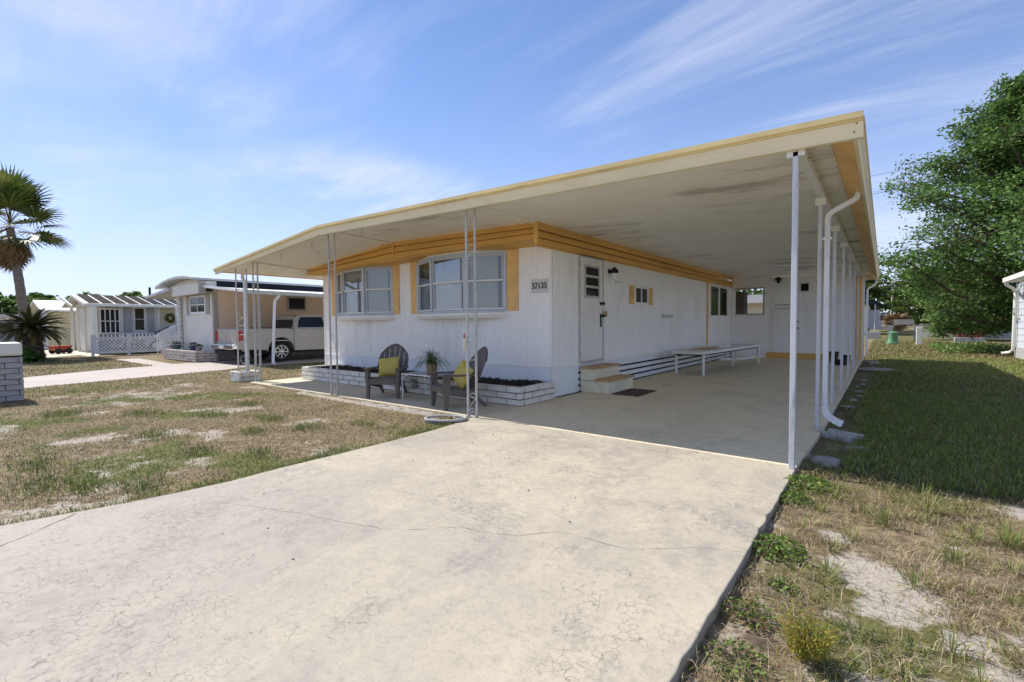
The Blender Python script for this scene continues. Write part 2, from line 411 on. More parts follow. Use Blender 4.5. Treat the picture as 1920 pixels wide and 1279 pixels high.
t = NT('ground')
a = t.attr('tint')
sp = t.n.new('ShaderNodeSeparateColor'); t.l.new(a, sp.inputs[0])
f1 = t.noise(14, 7, .7); f2 = t.noise(55, 5, .7); f3 = t.noise(2.2, 5, .6)
sand = t.mix(t.ramp(f2, .3, .7), (.36,.315,.265), (.45,.41,.36))
mat_ = t.mix(t.ramp(f1, .32, .68), (.13,.095,.06), (.30,.235,.15))
grn = t.mix(t.ramp(f2, .3, .7), (.095,.09,.035), (.17,.155,.065))
soil = t.mix(t.ramp(f2, .3, .7), (.07,.053,.042), (.14,.105,.08))
c = t.mix(t.ramp(t.mth('ADD', sp.outputs[1], t.mth('MULTIPLY', t.mth('SUBTRACT', f1, .5), .9)), .35, .65), mat_, grn)
f4 = t.noise(6, 8, .75)
c = t.mix(t.mth('MULTIPLY', t.ramp(t.mth('ADD', sp.outputs[0], t.mth('ADD', t.mth('MULTIPLY', t.mth('SUBTRACT', f1, .5), .9), t.mth('MULTIPLY', t.mth('SUBTRACT', f4, .5), 2.0))), .28, .66), t.ramp(t.noise(38, 6, .8, .6), .36, .52, .45, 1)), c, sand)
c = t.mix(t.ramp(t.mth('ADD', sp.outputs[2], t.mth('MULTIPLY', t.mth('SUBTRACT', f1, .5), .8)), .45, .68), c, soil)
t.col(c).rough(.95); t.b.inputs['Specular IOR Level'].default_value = .1
t.bump(t.mth('ADD', f1, t.mth('MULTIPLY', f2, .5)), .8, .02)

def lines(segs):
    out = [segs[0][0]]
    for a, b, st in segs:
        n = max(1, int(round((b-a)/st))); out += [a+(b-a)*i/n for i in range(1, n+1)]
    return np.array(out)
gx = lines([(-900,-200,70),(-200,-60,14),(-60,-22,1.5),(-22,-14,.25),(-14,-4,.08),(-4,-1,.5),(-1,4,.06),(4,12,.4),(12,60,4),(60,200,20),(200,900,100)])
gy = lines([(-400,-60,60),(-60,-6,4),(-6,0,.5),(0,6.4,.08),(6.4,26,.25),(26,60,1.5),(60,200,14),(200,1500,130)])
GX, GY = np.meshgrid(gx, gy, indexing='ij')
def cover(x, y):
    """sand, green, soil amounts 0..1 at ground points"""
    left = x < -4.2
    s = np.where(x > -.7, fbm(x, y, .42, 3, 4), fbm(x, y, .6, 3, 4)); g = fbm(x+40, y, 1.3, 9, 4); so = fbm(x, y+30, .8, 21, 3)
    sand = sstep(.53, .73, s)*np.where(left, .66, 1.0)
    # the bare fringe along the slab's right edge and along the porch, and the bare patches by the pillar side
    edge = np.exp(-((x+.45)/.22)**2)*(y > 5.6)*(y < 20)
    porch = np.exp(-((y-4.95)/.16)**2)*(x > -9.6)*(x < -4.6)
    bare = np.exp(-((x+6.6)/1.3)**2-((y-1.25)/.35)**2)+.7*np.exp(-((x+5.7)/.5)**2-((y-1.7)/.25)**2)
    front = .36*sstep(5.0, 2.6, y)*(x > -.6)
    sand = np.clip(sand+porch*.9+bare*.42+front-.06, 0, 1)
    green = np.where(left, sstep(.50, .70, g)*.75, sstep(.46, .70, g)*.8)
    sand = np.clip(sand+edge*.35, 0, 1)
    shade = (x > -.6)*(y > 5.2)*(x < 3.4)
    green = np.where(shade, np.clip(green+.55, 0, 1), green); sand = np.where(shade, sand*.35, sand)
    green = np.where((x < -4.2)*(y < 1.2)*(y > -1), np.clip(green+.3*fbm(x, y, .5, 55), 0, 1), green)
    far = (x < -13.5)+(y > 24)+(x > 4)
    sand = np.where(far > 0, sand*.25, sand); green = np.where(far > 0, np.clip(green*.6+.28, 0, 1), green)
    soil = np.clip(edge*.5+.9*np.exp(-((x+.40)/.13)**2-((y-2.32)/.10)**2)+sstep(.66, .78, so)*.7*(x > -.6), 0, 1)
    return sand, green, soil
def gz(x, y):
    left = sstep(-1.2, -4.4, x)
    z = -.065+.035*left+.014*(vnoise(x, y, .7, 5)-.5)+.02*(vnoise(x, y, 2.6, 6)-.5)*2
    return z+sstep(40, 160, np.hypot(x, y))*0
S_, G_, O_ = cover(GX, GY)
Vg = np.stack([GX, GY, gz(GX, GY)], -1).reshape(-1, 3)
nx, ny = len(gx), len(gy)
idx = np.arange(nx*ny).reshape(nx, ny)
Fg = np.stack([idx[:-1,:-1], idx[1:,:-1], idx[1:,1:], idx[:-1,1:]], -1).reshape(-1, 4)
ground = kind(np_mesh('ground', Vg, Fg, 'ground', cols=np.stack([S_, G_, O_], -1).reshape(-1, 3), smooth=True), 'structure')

# ---------------------------------------------------------------- paved surfaces
def crack(parent, pts, w, z, seed):
    rr = random.Random(seed); P = []
    for (x0, y0), (x1, y1) in zip(pts, pts[1:]):
        n = max(2, int(math.hypot(x1-x0, y1-y0)/.05))
        for i in range(n):
            t = i/n; P.append((x0+(x1-x0)*t, y0+(y1-y0)*t))
    P.append(pts[-1]); vs = []; fs = []; wob = 0
    for i, (x, y) in enumerate(P):
        a = P[max(0, i-1)]; b = P[min(len(P)-1, i+1)]; d = Vector((b[0]-a[0], b[1]-a[1])).normalized()
        wob = wob*.8+rr.uniform(-.012, .012); ww = w*rr.uniform(.15, 1.1)
        nrm = Vector((-d.y, d.x)); c = Vector((x, y))+nrm*wob
        vs += [(*(c+nrm*ww), z), (*(c-nrm*ww), z)]
        if i: k = 2*i; fs.append((k-2, k-1, k+1, k))
    return MB().add(vs, fs).build('crack', 'crack_dark', parent)
mat('crack_dark', (.20,.175,.15), .95, .3, 12)
drv_left = [(-4.75,5.14),(-4.66,4.75),(-4.58,4.1),(-4.555,3.4),(-4.55,2.83),(-4.56,2.22),(-4.53,1.72),(-4.57,1.33),(-4.63,1.0),(-4.70,.75),(-4.80,.35),(-5.1,-.4),(-5.7,-1.3),(-6.6,-2.2)]
driveway = kind(MB().prism([(-.58,-2.2)]+[(-.615-.01*(y_/5.1)+rng.choice((0,0,.004,-.006,-.014))*rng.random(), y_) for y_ in np.arange(.2, 5.0, .09)]+[(-.625,5.14)]+drv_left, 'z', -.2, 0).build('driveway', 'driveway', bevel=.008), 'structure')
crack(driveway, [(-4.05,1.45),(-3.35,1.72),(-2.62,1.92),(-2.2,2.28),(-1.86,2.4),(-1.65,2.62),(-1.2,2.66),(-.9,2.9),(-.63,3.02)][::-1], .0019, .0025, 3)
crack(driveway, [(-4.66,.72),(-4.45,.45),(-4.33,.31),(-4.2,.05)], .005, .0025, 5)
# porch strip and carport floor are two pours with a joint between them
carport_floor = kind(MB().prism([(-4.72,5.15),(-.635,5.15),(-.60,7.0),(-.60,21.7),(-4.72,21.7)], 'z', -.22, -.002).build('carport_floor', 'carport_slab', bevel=.008), 'structure')
porch_floor = kind(MB().prism([(-12.15,5.12),(-4.732,5.15),(-4.732,7.4),(-12.1,7.4)], 'z', -.2, -.004).build('porch_floor', 'slab', bevel=.008), 'structure')
crack(carport_floor, [(-4.7,6.9),(-3.2,6.95),(-1.9,7.02),(-.62,7.1)], .004, .0005, 31)
crack(carport_floor, [(-4.7,11.2),(-2.6,11.15),(-.62,11.2)], .006, .0005, 32)
mx_ = kind(MB().prism([(-15.15,.6),(-15.45,1.7),(-15.75,3.2),(-16.35,6.2),(-17.0,7.1),(-16.8,16),(-20.6,16),(-20.55,6.0),(-25.5,6.2),(-25.6,5.45),(-20.2,5.3),(-19.8,3.9),(-18.7,1.9),(-18.2,.4)], 'z', -.25, -.012).build('neighbour_driveway', 'pink_drive', bevel=.01), 'structure')
bounce_street = kind(MB().box(-60, 40, -9.5, -2.2, -.25, -.03).build('bounce_street', 'slab'), 'structure')  # unseen pale street behind the camera, added to bounce sun into the shade
# small dark pebbles and droppings lying on the driveway
m = MB()
for i in range(18):
    x = rng.uniform(-4.2, -.8); y = rng.uniform(.9, 5.0); r = rng.uniform(.003, .007)
    m.obox((x, y, r*.5+.0005), r*2.2, r*1.5, r, Matrix.Rotation(rng.uniform(0, 3), 3, 'Z'))
kind(tag(m.build('debris', 'crack_dark'), 'tiny dark bits of litter scattered over the cream driveway', 'litter'), 'stuff')

# ---------------------------------------------------------------- grass
GREENS = np.array([(.10,.165,.03),(.145,.21,.04),(.19,.24,.055),(.24,.26,.07)])
DRY = np.array([(.46,.37,.22),(.38,.29,.165),(.52,.44,.29),(.28,.20,.115)])
YEL = np.array([(.30,.24,.06),(.26,.19,.05)])
def blades(name, label, pts, h, w, gmask, lean, seed, yel=.08, green_gain=1.0):
    g = np.random.default_rng(seed); n = len(pts)
    x, y = pts[:, 0], pts[:, 1]; z = gz(x, y)-.004
    az = g.random(n)*2*PI; ln = lean*(.4+g.random(n)); hh = h*(.45+.9*g.random(n)**1.4)
    dx, dy = np.cos(az), np.sin(az)
    wx, wy = -dy*w/2*(.6+.8*g.random(n)), dx*w/2*(.6+.8*g.random(n))
    b = np.stack([x, y, z], -1); off = np.stack([wx, wy, np.zeros(n)], -1)
    d = np.stack([dx, dy, np.zeros(n)], -1)
    midp = b+d*(hh*ln*.35)[:, None]+np.array([0,0,1])*(hh*.62*np.cos(np.minimum(ln, 1.35)*.55))[:, None]
    tip = b+d*(hh*ln)[:, None]+np.array([0,0,1])*(hh*np.cos(np.minimum(ln, 1.4)))[:, None]
    V = np.stack([b-off, b+off, midp+off*.75, midp-off*.75, tip], 1).reshape(-1, 3)
    k = np.arange(n)[:, None]*5
    F = np.concatenate([np.concatenate([k, k+1, k+2], 1), np.concatenate([k, k+2, k+3], 1), np.concatenate([k+3, k+2, k+4], 1)])
    isg = g.random(n) < gmask
    c = np.where(isg[:, None], GREENS[g.integers(0, 4, n)]*green_gain, DRY[g.integers(0, 4, n)])
    isy = g.random(n) < yel; c = np.where(isy[:, None], YEL[g.integers(0, 2, n)], c)
    c = c*(.55+.75*g.random(n))[:, None]
    cols = np.repeat(c, 5, 0)
    o = np_mesh(name, V, F, 'grass', cols=cols)
    return kind(tag(o, label, 'grass'), 'stuff')
def scatter(x0, x1, y0, y1, n, seed, keep):
    g = np.random.default_rng(seed)
    p = np.stack([g.uniform(x0, x1, n), g.uniform(y0, y1, n)], -1)
    return p[g.random(n) < keep(p[:, 0], p[:, 1])]
_dl = np.array(drv_left)
def off_drive_left(x, y):
    return x < np.interp(y, _dl[::-1, 1], _dl[::-1, 0])-.01
def not_pink(x, y):
    return x > np.interp(y, [.6,1.7,3.2,6.2,7.1,16], [-15.15,-15.45,-15.75,-16.35,-17.0,-16.8])
def kl(x, y):
    s, g, o = cover(x, y); slab = (x > -12.2)*(y > 5.08)
    tuft = sstep(.35, .65, fbm(x, y, .35, 77))
    return np.where(off_drive_left(x, y) & (slab == 0) & not_pink(x, y), (1-.86*sstep(.25, .8, s))*(.35+.65*tuft), 0)
p = scatter(-12.9, -4.4, .2, 5.1, 150000, 1, kl); s_, g_, o_ = cover(p[:,0], p[:,1])
edge = np.exp(-((p[:,0]+4.75)/.18)**2)*.6
blades('lawn_grass', 'short dry tan and green grass of the front lawn left of the driveway', p, .042, .0055, np.clip(sstep(.15,.7,g_)*.85+.12+edge, 0, 1), 1.15, 2, .10, 1.15)
def clumps(cent, rad, n, seed):
    g = np.random.default_rng(seed); q = []
    for (cx, cy), r in zip(cent, rad):
        k = int(n*r*r/.02); q.append(np.array([cx, cy])+g.normal(0, 1, (k, 2))*np.array([r, r*.6]))
    return np.concatenate(q)
cl = [(-6.15,3.3),(-6.5,2.75),(-7.2,3.3),(-5.7,3.9),(-8.2,2.9),(-5.4,2.35),(-6.0,1.95),(-9.4,2.3),(-7.3,1.9),(-8.9,3.7),(-5.1,1.25),(-5.5,.95),(-5.9,.7),(-10.4,1.5),(-6.7,.75)]
p = clumps(cl, [.16,.14,.2,.12,.2,.13,.16,.22,.18,.2,.15,.16,.2,.25,.18], 260, 5)
p = p[off_drive_left(p[:,0], p[:,1])]
blades('grass_tufts', 'bright green tufts standing in the dry front lawn', p, .075, .006, np.full(len(p), .95), .8, 6, .02)
_e = np.random.default_rng(71); _t = _e.uniform(.2, 4.9, 9000)
p = np.stack([np.interp(_t, _dl[::-1, 1], _dl[::-1, 0])-.012-np.abs(_e.normal(0, .10, 9000))*(.4+1.2*vnoise(_t, _t*0, .35, 72)), _t], -1)
p = p[_e.random(len(p)) < .25+.75*sstep(.3, .6, vnoise(p[:,0]*0, p[:,1], .4, 73))]
blades('edge_grass', 'green grass fringe along the left edge of the driveway', p, .065, .0055, np.full(len(p), .8), .9, 74, .06)
def kl2(x, y):
    s, g, o = cover(x, y); return np.where(not_pink(x, y) & ((x < -12.9) | (y > 5.0)) & ((x < -12.2) | (y < 5.08)), .8*(1-s), 0)
p = scatter(-17.2, -12.2, .2, 10, 34000, 3, kl2); s_, g_, o_ = cover(p[:,0], p[:,1])
blades('side_lawn_grass', 'yellowing grass strip between the white box planter and the pink driveway', p, .05, .012, np.clip(.35+.4*g_, 0, 1), 1.0, 4, .22)
p = scatter(-29, -16, .3, 6.4, 26000, 33, lambda x, y: np.where((x < np.interp(y, [.4,1.9,3.9,5.3], [-18.2,-18.7,-19.8,-20.2])) & (y < 5.4), .8, 0))
blades('far_lawn_grass', 'olive grass patch beyond the pink driveway before the picket fence', p, .05, .022, np.full(len(p), .45), 1.0, 34, .2)
# right lawn, near part in the sun
def kr(x, y):
    s, g, o = cover(x, y); tuft = sstep(.30, .62, fbm(x, y, .28, 78))
    return (1-.88*sstep(.3, .85, s))*(.05+.80*tuft)*(1-.8*o)
p = scatter(-.62, 3.2, .9, 5.7, 90000, 7, kr); s_, g_, o_ = cover(p[:,0], p[:,1])
blades('verge_grass', 'patchy sunlit grass and straw on sand right of the driveway', p, .06, .0042, np.clip(.16+g_*.72, 0, 1), 1.1, 8, .07)
p = scatter(-.62, 3.2, .9, 5.7, 26000, 17, lambda x, y: .15+.6*sstep(.4,.65,fbm(x, y, .4, 91)))
blades('dead_straw', 'flat dead straw lying over the sandy verge', p, .11, .0032, np.zeros(len(p)), 1.5, 18, .02)
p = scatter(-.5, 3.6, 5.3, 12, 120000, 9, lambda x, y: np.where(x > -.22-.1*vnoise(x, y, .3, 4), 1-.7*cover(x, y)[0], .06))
blades('shade_grass', 'dense green grass lying in the carport shadow', p, .10, .006, np.full(len(p), .84), .9, 10, .04, 1.6)  # greens brightened in colour to lift the grass out of dim shade
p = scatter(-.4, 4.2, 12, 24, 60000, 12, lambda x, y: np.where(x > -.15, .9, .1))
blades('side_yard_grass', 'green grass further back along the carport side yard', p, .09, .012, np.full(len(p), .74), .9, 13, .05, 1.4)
p = scatter(-.6, 6, 22, 42, 30000, 14, lambda x, y: .9+0*x)
blades('back_yard_grass', 'sunlit yellow green grass behind the carport', p, .08, .03, np.full(len(p), .5), .9, 15, .25)
# ---------------------------------------------------------------- the mobile home
HX0, HX1, HY0, HY1 = -12.43, -4.78, 7.27, 20.6
home = thing('mobile_home', 'white ribbed mobile home with ochre eaves band, bay windows and house number', 'house', (-8.6, HY0, 0))
def ribbed(name, material, parent, a, b, z0, z1, pitch, depth=.008, gw=.012, seed=1):
    """vertical grooved sheet from a to b (xy); its face looks to the right of a->b"""
    a = Vector((*a, 0)); b = Vector((*b, 0)); L = (b-a).length; d = (b-a)/L; nrm = Vector((d.y, -d.x, 0))
    s = []; x = 0.
    while x < L-1e-6:
        e = min(L, x+pitch)
        s += [(x, 0), (max(x, e-gw), 0)]
        if e < L: s += [(e-gw*.7, -depth), (e-gw*.3, -depth)]
        x = e
    s.append((L, 0)); vs = []; fs = []
    for i, (u, v) in enumerate(s):
        p = a+d*u+nrm*v; vs += [(p.x, p.y, z0), (p.x, p.y, z1)]
        if i: k = 2*i; fs.append((k-2, k, k+1, k-1))
    return MB().add(vs, fs).build(name, material, parent)
ribbed('front_siding', 'siding_white', home, (HX0, HY0), (HX1, HY0), .565, 2.86, .078, .011, .016)
ribbed('side_siding', 'siding_white', home, (HX1, HY0), (HX1, 16.84), .565, 2.80, .105, .016, .03)
box('rear_side_panel', 'siding_white', home, HX1-.02, HX1-.001, 16.96, HY1, .3, 2.80)
box('inner_shell', 'siding_white', home, HX0+.03, HX1-.03, HY0+.03, HY1-.02, .56, 2.98)
box('left_wall', 'siding_white', home, HX0, HX0+.025, HY0+.004, HY1, .0, 2.86)
box('corner_trim', 'trim_white', home, HX1-.045, HX1+.006, HY0-.006, HY0+.03, .0, 2.84, .003)
box('corner_trim', 'trim_white', home, HX0-.006, HX0+.045, HY0-.006, HY0+.02, .0, 2.84, .003)
for x in (-7.2, -9.62, -10.9): box('seam_strip', 'trim_white', home, x-.008, x+.008, HY0-.004, HY0+.004, .57, 2.0)
# skirting
box('front_skirting', 'skirt_white', home, HX0+.01, HX1-.01, HY0+.002, HY0+.03, 0, .552, .003)
box('skirting_rail', 'trim_white', home, HX0, HX1, HY0-.010, HY0+.02, .548, .572, .003)
box('side_skirting', 'skirt_white', home, HX1-.03, HX1-.003, HY0+.03, 8.22, 0, .548, .003)
box('skirting_rail', 'trim_white', home, HX1-.02, HX1+.010, HY0+.03, 8.22, .535, .572, .003)
box('skirting_dark_sheet', 'dark_gap', home, HX1-.10, HX1-.06, 8.22, HY1, 0, .5)  # near-black sheet standing in for the shade behind the slatted boards
for z0, z1, st in ((.0,.095,0), (.135,.225,0), (.265,.355,0), (.395,.52,0)):
    box('skirt_board', 'skirt_white', home, HX1-.055, HX1-.01-.0015*rng.random(), 8.225, HY1-.02, z0+.004, z1, .003)
box('skirting_rail', 'trim_white', home, HX1-.02, HX1+.012, 8.22, HY1, .523, .572, .003)
m = MB()                                            # rivets along the skirting
for i in range(24):
    z = .03+i*.023; m.lathe([(.006,0),(.004,.004)], (HX1-.022, HY0-.006, z), 6, 'y')
for i in range(14):
    y = HY0+.06+i*.085; m.lathe([(.006,0),(.004,.004)], (HX1-.003, y, .50), 6, 'x')
kind(m.build('rivets', 'post_grey', home), 'stuff')
# ochre eaves band, lap boards stepping outwards; the front one peaks at the ridge
BY = 6.76
def band_z(x, t):   # bottom (t=0) to top (t=1) of the front band along x
    pk = -8.75
    zt = np.interp(x, [-12.35, pk, -4.78], [2.995, 3.255, 3.13]); zb = np.interp(x, [-12.35, pk, -4.78], [2.735, 2.845, 2.845])
    return zb+(zt-zb)*t
for k in range(3):
    for xa, xb in ((-12.35, -8.75), (-8.75, -4.78)):
        t0, t1 = k/3, (k+1)/3
        yo = BY+.012*(k == 1)
        vs = []
        for x in (xa, xb):
            zb = band_z(x, t0); zt = band_z(x, t1)-(.016 if k < 2 else 0)
            vs += [(x, yo-.026, zb), (x, yo-.024, zb+.010), (x, yo+.008, zt), (x, yo+.05, zt), (x, yo+.05, zb)]
        MB().add(vs, [(0,5,6,1),(1,6,7,2),(2,7,8,3),(3,8,9,4),(4,9,5,0),(0,1,2,3,4),(9,8,7,6,5)]).build('band_board', 'ochre', home)
vs = []
for x in (-12.35, -8.75, -4.78):
    zb = float(band_z(x, 0)); vs += [(x, BY+.03, zb+.004), (x, HY0+.02, 2.835 if x > -12 else 2.78), (x, HY0+.02, 2.80 if x > -12 else 2.75), (x, BY+.03, zb-.01)]
MB().add(vs, [(0,1,5,4),(3,7,6,2),(4,5,9,8),(7,11,10,6),(0,4,7,3),(4,8,11,7)]).build('band_soffit', 'ochre', home)
for k in range(3):
    t0 = 2.735+k*.13; t1 = t0+(.114 if k < 2 else .13); yo = .012*(k == 1)
    xs = HX1+.05-yo
    MB().prism([(xs+.026, t0), (xs+.024, t0+.010), (xs-.008, t1), (xs-.04, t1), (xs-.04, t0)], 'y', BY+.0, HY1-.01).build('band_board', 'ochre', home)
box('band_soffit', 'ochre', home, HX1-.02, HX1+.03, BY+.02, HY1-.02, 2.715, 2.737)
MB().add([(-12.3,BY+.055,2.76),(-4.80,BY+.055,2.86),(-4.80,BY+.055,3.10),(-8.75,BY+.055,3.22),(-12.3,BY+.055,2.97)],[(0,1,2,3,4)]).build('band_backing','ochre',home)
box('band_corner', 'ochre', home, HX1-.01, HX1+.07, BY-.03, BY+.02, 2.74, 3.12, .004)
box('band_joint', 'ochre', home, -8.66, -8.62, BY-.028, BY, 2.85, 3.22)
m = MB(); m.lathe([(.035,0),(.045,.02),(.03,.05),(.0,.06)], (-8.95, BY-.09, 3.19), 12, 'y'); m.build('eave_socket', 'ochre_pale', home, True)

# bay windows
def bay(x0, x1, blinds):
    zb, zt = 1.60, 2.80; dep = .30
    P = [(x0, HY0-.005), (x0+.30*(x1-x0), HY0-dep), (x0+.685*(x1-x0), HY0-dep), (x1, HY0-.005)]
    w = MB()
    w.prism([P[0], P[1], P[2], P[3], (x1, HY0+.01), (x0, HY0+.01)], 'z', zt-.05, zt)
    w.prism([P[0], P[1], P[2], P[3], (x1, HY0+.01), (x0, HY0+.01)], 'z', zb, zb+.05)
    for p in P: w.box(p[0]-.03, p[0]+.03, p[1]-.03, p[1]+.035, zb+.05, zt-.05)
    win = w.build('bay_window', 'frame_blue', home, bevel=.004)
    sl = MB()
    n = 14; arc = []
    for i in range(n+1):
        u = i/n; arc.append((x0-.05+(x1-x0+.1)*u, HY0-.02-(dep+.05)*math.sin(PI*u)**.62))
    sl.prism(arc+[(x1+.05, HY0+.004), (x0-.05, HY0+.004)], 'z', zb-.07, zb-.004); sl.build('sill', 'trim_white', win, bevel=.004)
    ar2 = [(x, HY0-(HY0-y)*.82) for x, y in arc]
    MB().prism(ar2+[(x1, HY0+.004), (x0, HY0+.004)], 'z', zb-.11, zb-.0715).build('apron', 'trim_white', win)
    hd = MB(); hd.prism([(x0-.03, HY0), (P[1][0]-.02, P[1][1]-.05), (P[2][0]+.02, P[2][1]-.05), (x1+.03, HY0)], 'z', zt+.002, zt+.028); hd.build('header', 'trim_white', win)
    for i in range(3):
        a, b = Vector((*P[i], 0)), Vector((*P[i+1], 0)); d = (b-a).normalized(); nr = Vector((d.y, -d.x, 0)); L = (b-a).length
        M = Matrix(((d.x, -nr.x, 0, a.x), (d.y, -nr.y, 0, a.y), (0, 0, 1, 0), (0, 0, 0, 1)))   # local: u along, v inwards, z
        zm = (zb+zt)/2+.03
        for part, (za, zc, vo) in (('upper_sash', (zm-.02, zt-.055, .0)), ('lower_sash', (zb+.055, zm+.02, .022))):
            u0, u1 = .045, L-.045; f = .036
            s = MB()
            s.box(u0, u0+f, vo-.012, vo+.012, za, zc).box(u1-f, u1, vo-.012, vo+.012, za, zc)
            s.box(u0+f, u1-f, vo-.012, vo+.012, zc-f, zc).box(u0+f, u1-f, vo-.012, vo+.012, za, za+f)
            s.build(part, 'frame_blue' if i != 9 else 'sash_white', win, M=M, bevel=.003)
            MB().box(u0+f, u1-f, vo-.002, vo+.002, za+f, zc-f).build('pane', 'glass', win, M=M)
        MB().box(.05, L-.05, -.018, -.0125, zm-.016, zm+.016).build('meeting_rail', 'sash_white', win, M=M, bevel=.003)
        MB().box(.05, L-.05, -.020, -.0125, zb+.056, zb+.084).build('bottom_rail', 'sash_white', win, M=M, bevel=.003)
        kindb = blinds[i]
        if kindb == 'slats':
            bm = MB(); k = 0; z = zb+.09
            while z < zt-.08:
                bm.add([(.07, .06, z), (L-.07, .06, z), (L-.07, .076, z+.026), (.07, .076, z+.026)], [(0,1,2,3)]); z += .024
            kind(bm.build('blind', 'blind', win, M=M), 'stuff')
        elif kindb == 'curtain':
            n = 26; vs = []; fs = []
            for j in range(n+1):
                u = .06+(L-.12)*j/n; v = .075+.012*math.sin(j*1.9)+.005*math.sin(j*.7)
                vs += [(u, v, zb+.06), (u, v, zt-.06)]
                if j: fs.append((2*j-2, 2*j, 2*j+1, 2*j-1))
            MB().add(vs, fs).build('curtain', 'curtain', win, M=M)
        else:
            bm = MB(); bm.box(.06, L-.06, .075, .08, zm+.05, zt-.06); bm.build('roller_shade', 'sash_white', win, M=M)
            n = 12; vs = []; fs = []
            for j in range(n+1):
                u = .06+(L-.12)*j/n; v = .11+.01*math.sin(j*2.1); vs += [(u, v, zb+.06), (u, v, zm+.05)]
                if j: fs.append((2*j-2, 2*j, 2*j+1, 2*j-1))
            MB().add(vs, fs).build('curtain', 'curtain', win, M=M)
    # near-black sheet painted in place of the unlit room behind the curtains
    box('window_back', 'window_dark', win, x0+.05, x1-.05, HY0-.006, HY0-.003, zb+.05, zt-.05)
    return win
bay(-11.72, -9.33, ['slats', 'shade', 'slats'])
bay(-8.42, -5.84, ['curtain', 'curtain', 'slats'])
def shutter(x0, x1, z0=1.62, z1=2.80):
    s = MB().box(x0, x1, HY0-.028, HY0-.002, z0, z1).build('shutter', 'ochre_pale', home, bevel=.004)
    m = MB()
    for z in (z0+.06, (z0+z1)/2, z1-.1):
        for x in ((x0+x1)/2,): m.lathe([(.010,0),(.008,-.006)], (x, HY0-.028, z), 8, 'y')
    m.build('screws', 'dark_gap', s)
for a, b in ((-5.80,-5.53), (-8.66,-8.45), (-9.30,-9.09), (-11.98,-11.75)): shutter(a, b)
# house number plate
pl = box('number_plate', 'plate_grey', home, -5.22, -4.85, HY0-.022, HY0-.003, 1.94, 2.19, .004)
m = MB()
for x in (-5.195, -4.875):
    for z in (1.965, 2.165): m.lathe([(.010,0),(.006,-.006)], (x, HY0-.022, z), 8, 'y')
m.build('screws', 'post_grey', pl)
fc = bpy.data.curves.new('number', 'FONT'); fc.body = '37135'; fc.size = .155; fc.align_x = 'CENTER'; fc.align_y = 'CENTER'; fc.extrude = .003; fc.offset = .0032; fc.space_character = 1.02
fo = bpy.data.objects.new('number', fc); COL.objects.link(fo)
bpy.context.view_layer.update()
dg = bpy.context.evaluated_depsgraph_get(); me = bpy.data.meshes.new_from_object(fo.evaluated_get(dg)); bpy.data.objects.remove(fo)
me.transform(Matrix.Translation((-5.035+8.6, -.026, 2.062)) @ Matrix.Rotation(R(90), 4, 'X') @ Matrix.Scale(.88, 4, (1,0,0)))
me.materials.clear(); me.materials.append(MT['black']); no = bpy.data.objects.new('number', me); COL.objects.link(no); no.parent = pl
no['label'] = 'black numerals reading 37135'

# entry door on the carport side
X = HX1
fr = MB().box(X-.02, X+.030, 8.225, 8.262, .565, 2.735).box(X-.02, X+.030, 9.222, 9.262, .565, 2.735).box(X-.02, X+.030, 8.262, 9.222, 2.70, 2.735).box(X-.02, X+.045, 8.262, 9.222, .555, .60)
dfr = fr.build('door_frame', 'post_grey', home, bevel=.003)
door = box('door', 'door_white', home, X-.015, X+.022, 8.266, 9.218, .604, 2.697, .004)
y0, y1, z0, z1 = 8.43, 9.07, 1.88, 2.55
fm = MB().box(X+.022, X+.040, y0, y0+.05, z0, z1).box(X+.022, X+.040, y1-.05, y1, z0, z1)
for z in (z0, z0+.205, z0+.42, z1-.045): fm.box(X+.022, X+.038, y0+.05, y1-.05, z, z+.045)
fm.build('window_frame', 'post_grey', door, bevel=.003)
for k in range(3): box('pane', 'window_dark', door, X+.024, X+.028, y0+.05, y1-.05, z0+.045+k*.2125, z0+.205+k*.2125)
m = MB()
for z in (1.78, 1.52):
    m.lathe([(.04,0),(.04,.012),(.018,.02),(.018,.045),(.032,.055),(.032,.085),(.02,.095)], (X+.022, 9.13, z), 14, 'x')
m.box(X+.022, X+.034, 9.10, 9.16, 1.28, 1.50)
m.build('door_knob', 'black_metal', door, True)
box('lock_plate', 'sash_white', door, X+.0225, X+.027, 9.06, 9.17, 1.06, 1.275)
box('key_tag', 'brass', door, X+.08, X+.09, 9.20, 9.30, 1.50, 1.62)
m = MB()
for z in (.75, 1.1, 1.6, 2.1, 2.55): m.lathe([(.010,-.05),(.010,.05)], (X+.034, 8.262, z), 8)
m.build('hinges', 'post_grey', door, True)
# coach lamp, panels, small window, access hatch
lm = MB(); lm.lathe([(.055,0),(.055,.02),(.02,.03),(.02,.10)], (X+.004, 9.56, 2.50), 12, 'x'); lm.lathe([(.02,.13),(.085,.06),(.09,.02),(.07,.0)], (X+.13, 9.56, 2.45), 14)
lamp = lm.build('wall_lamp', 'black_metal', home, True)
MB().lathe([(.055,.0),(.06,-.10),(.05,-.13),(.02,-.14)], (X+.13, 9.56, 2.448), 14).build('lamp_glass', 'sash_white', lamp, True)
def panel(y0, y1, z0, z1, name='access_panel', m_='siding_white'):
    p = box(name, m_, home, X+.001, X+.014, y0, y1, z0, z1, .003)
    return p
panel(9.86, 10.23, 1.93, 2.28); box('panel_lip', 'post_grey', home, X+.001, X+.022, 9.85, 10.24, 2.282, 2.30)
pn = panel(12.78, 13.5, .60, 1.44); box('vent_cap', 'post_grey', home, X+.001, X+.03, 12.72, 13.52, 1.50, 1.58, .004)
m = MB()
for z in (.66, 1.36):
    for y in (12.82, 13.46): m.lathe([(.018,0),(.012,.012)], (X+.014, y, z), 8, 'x')
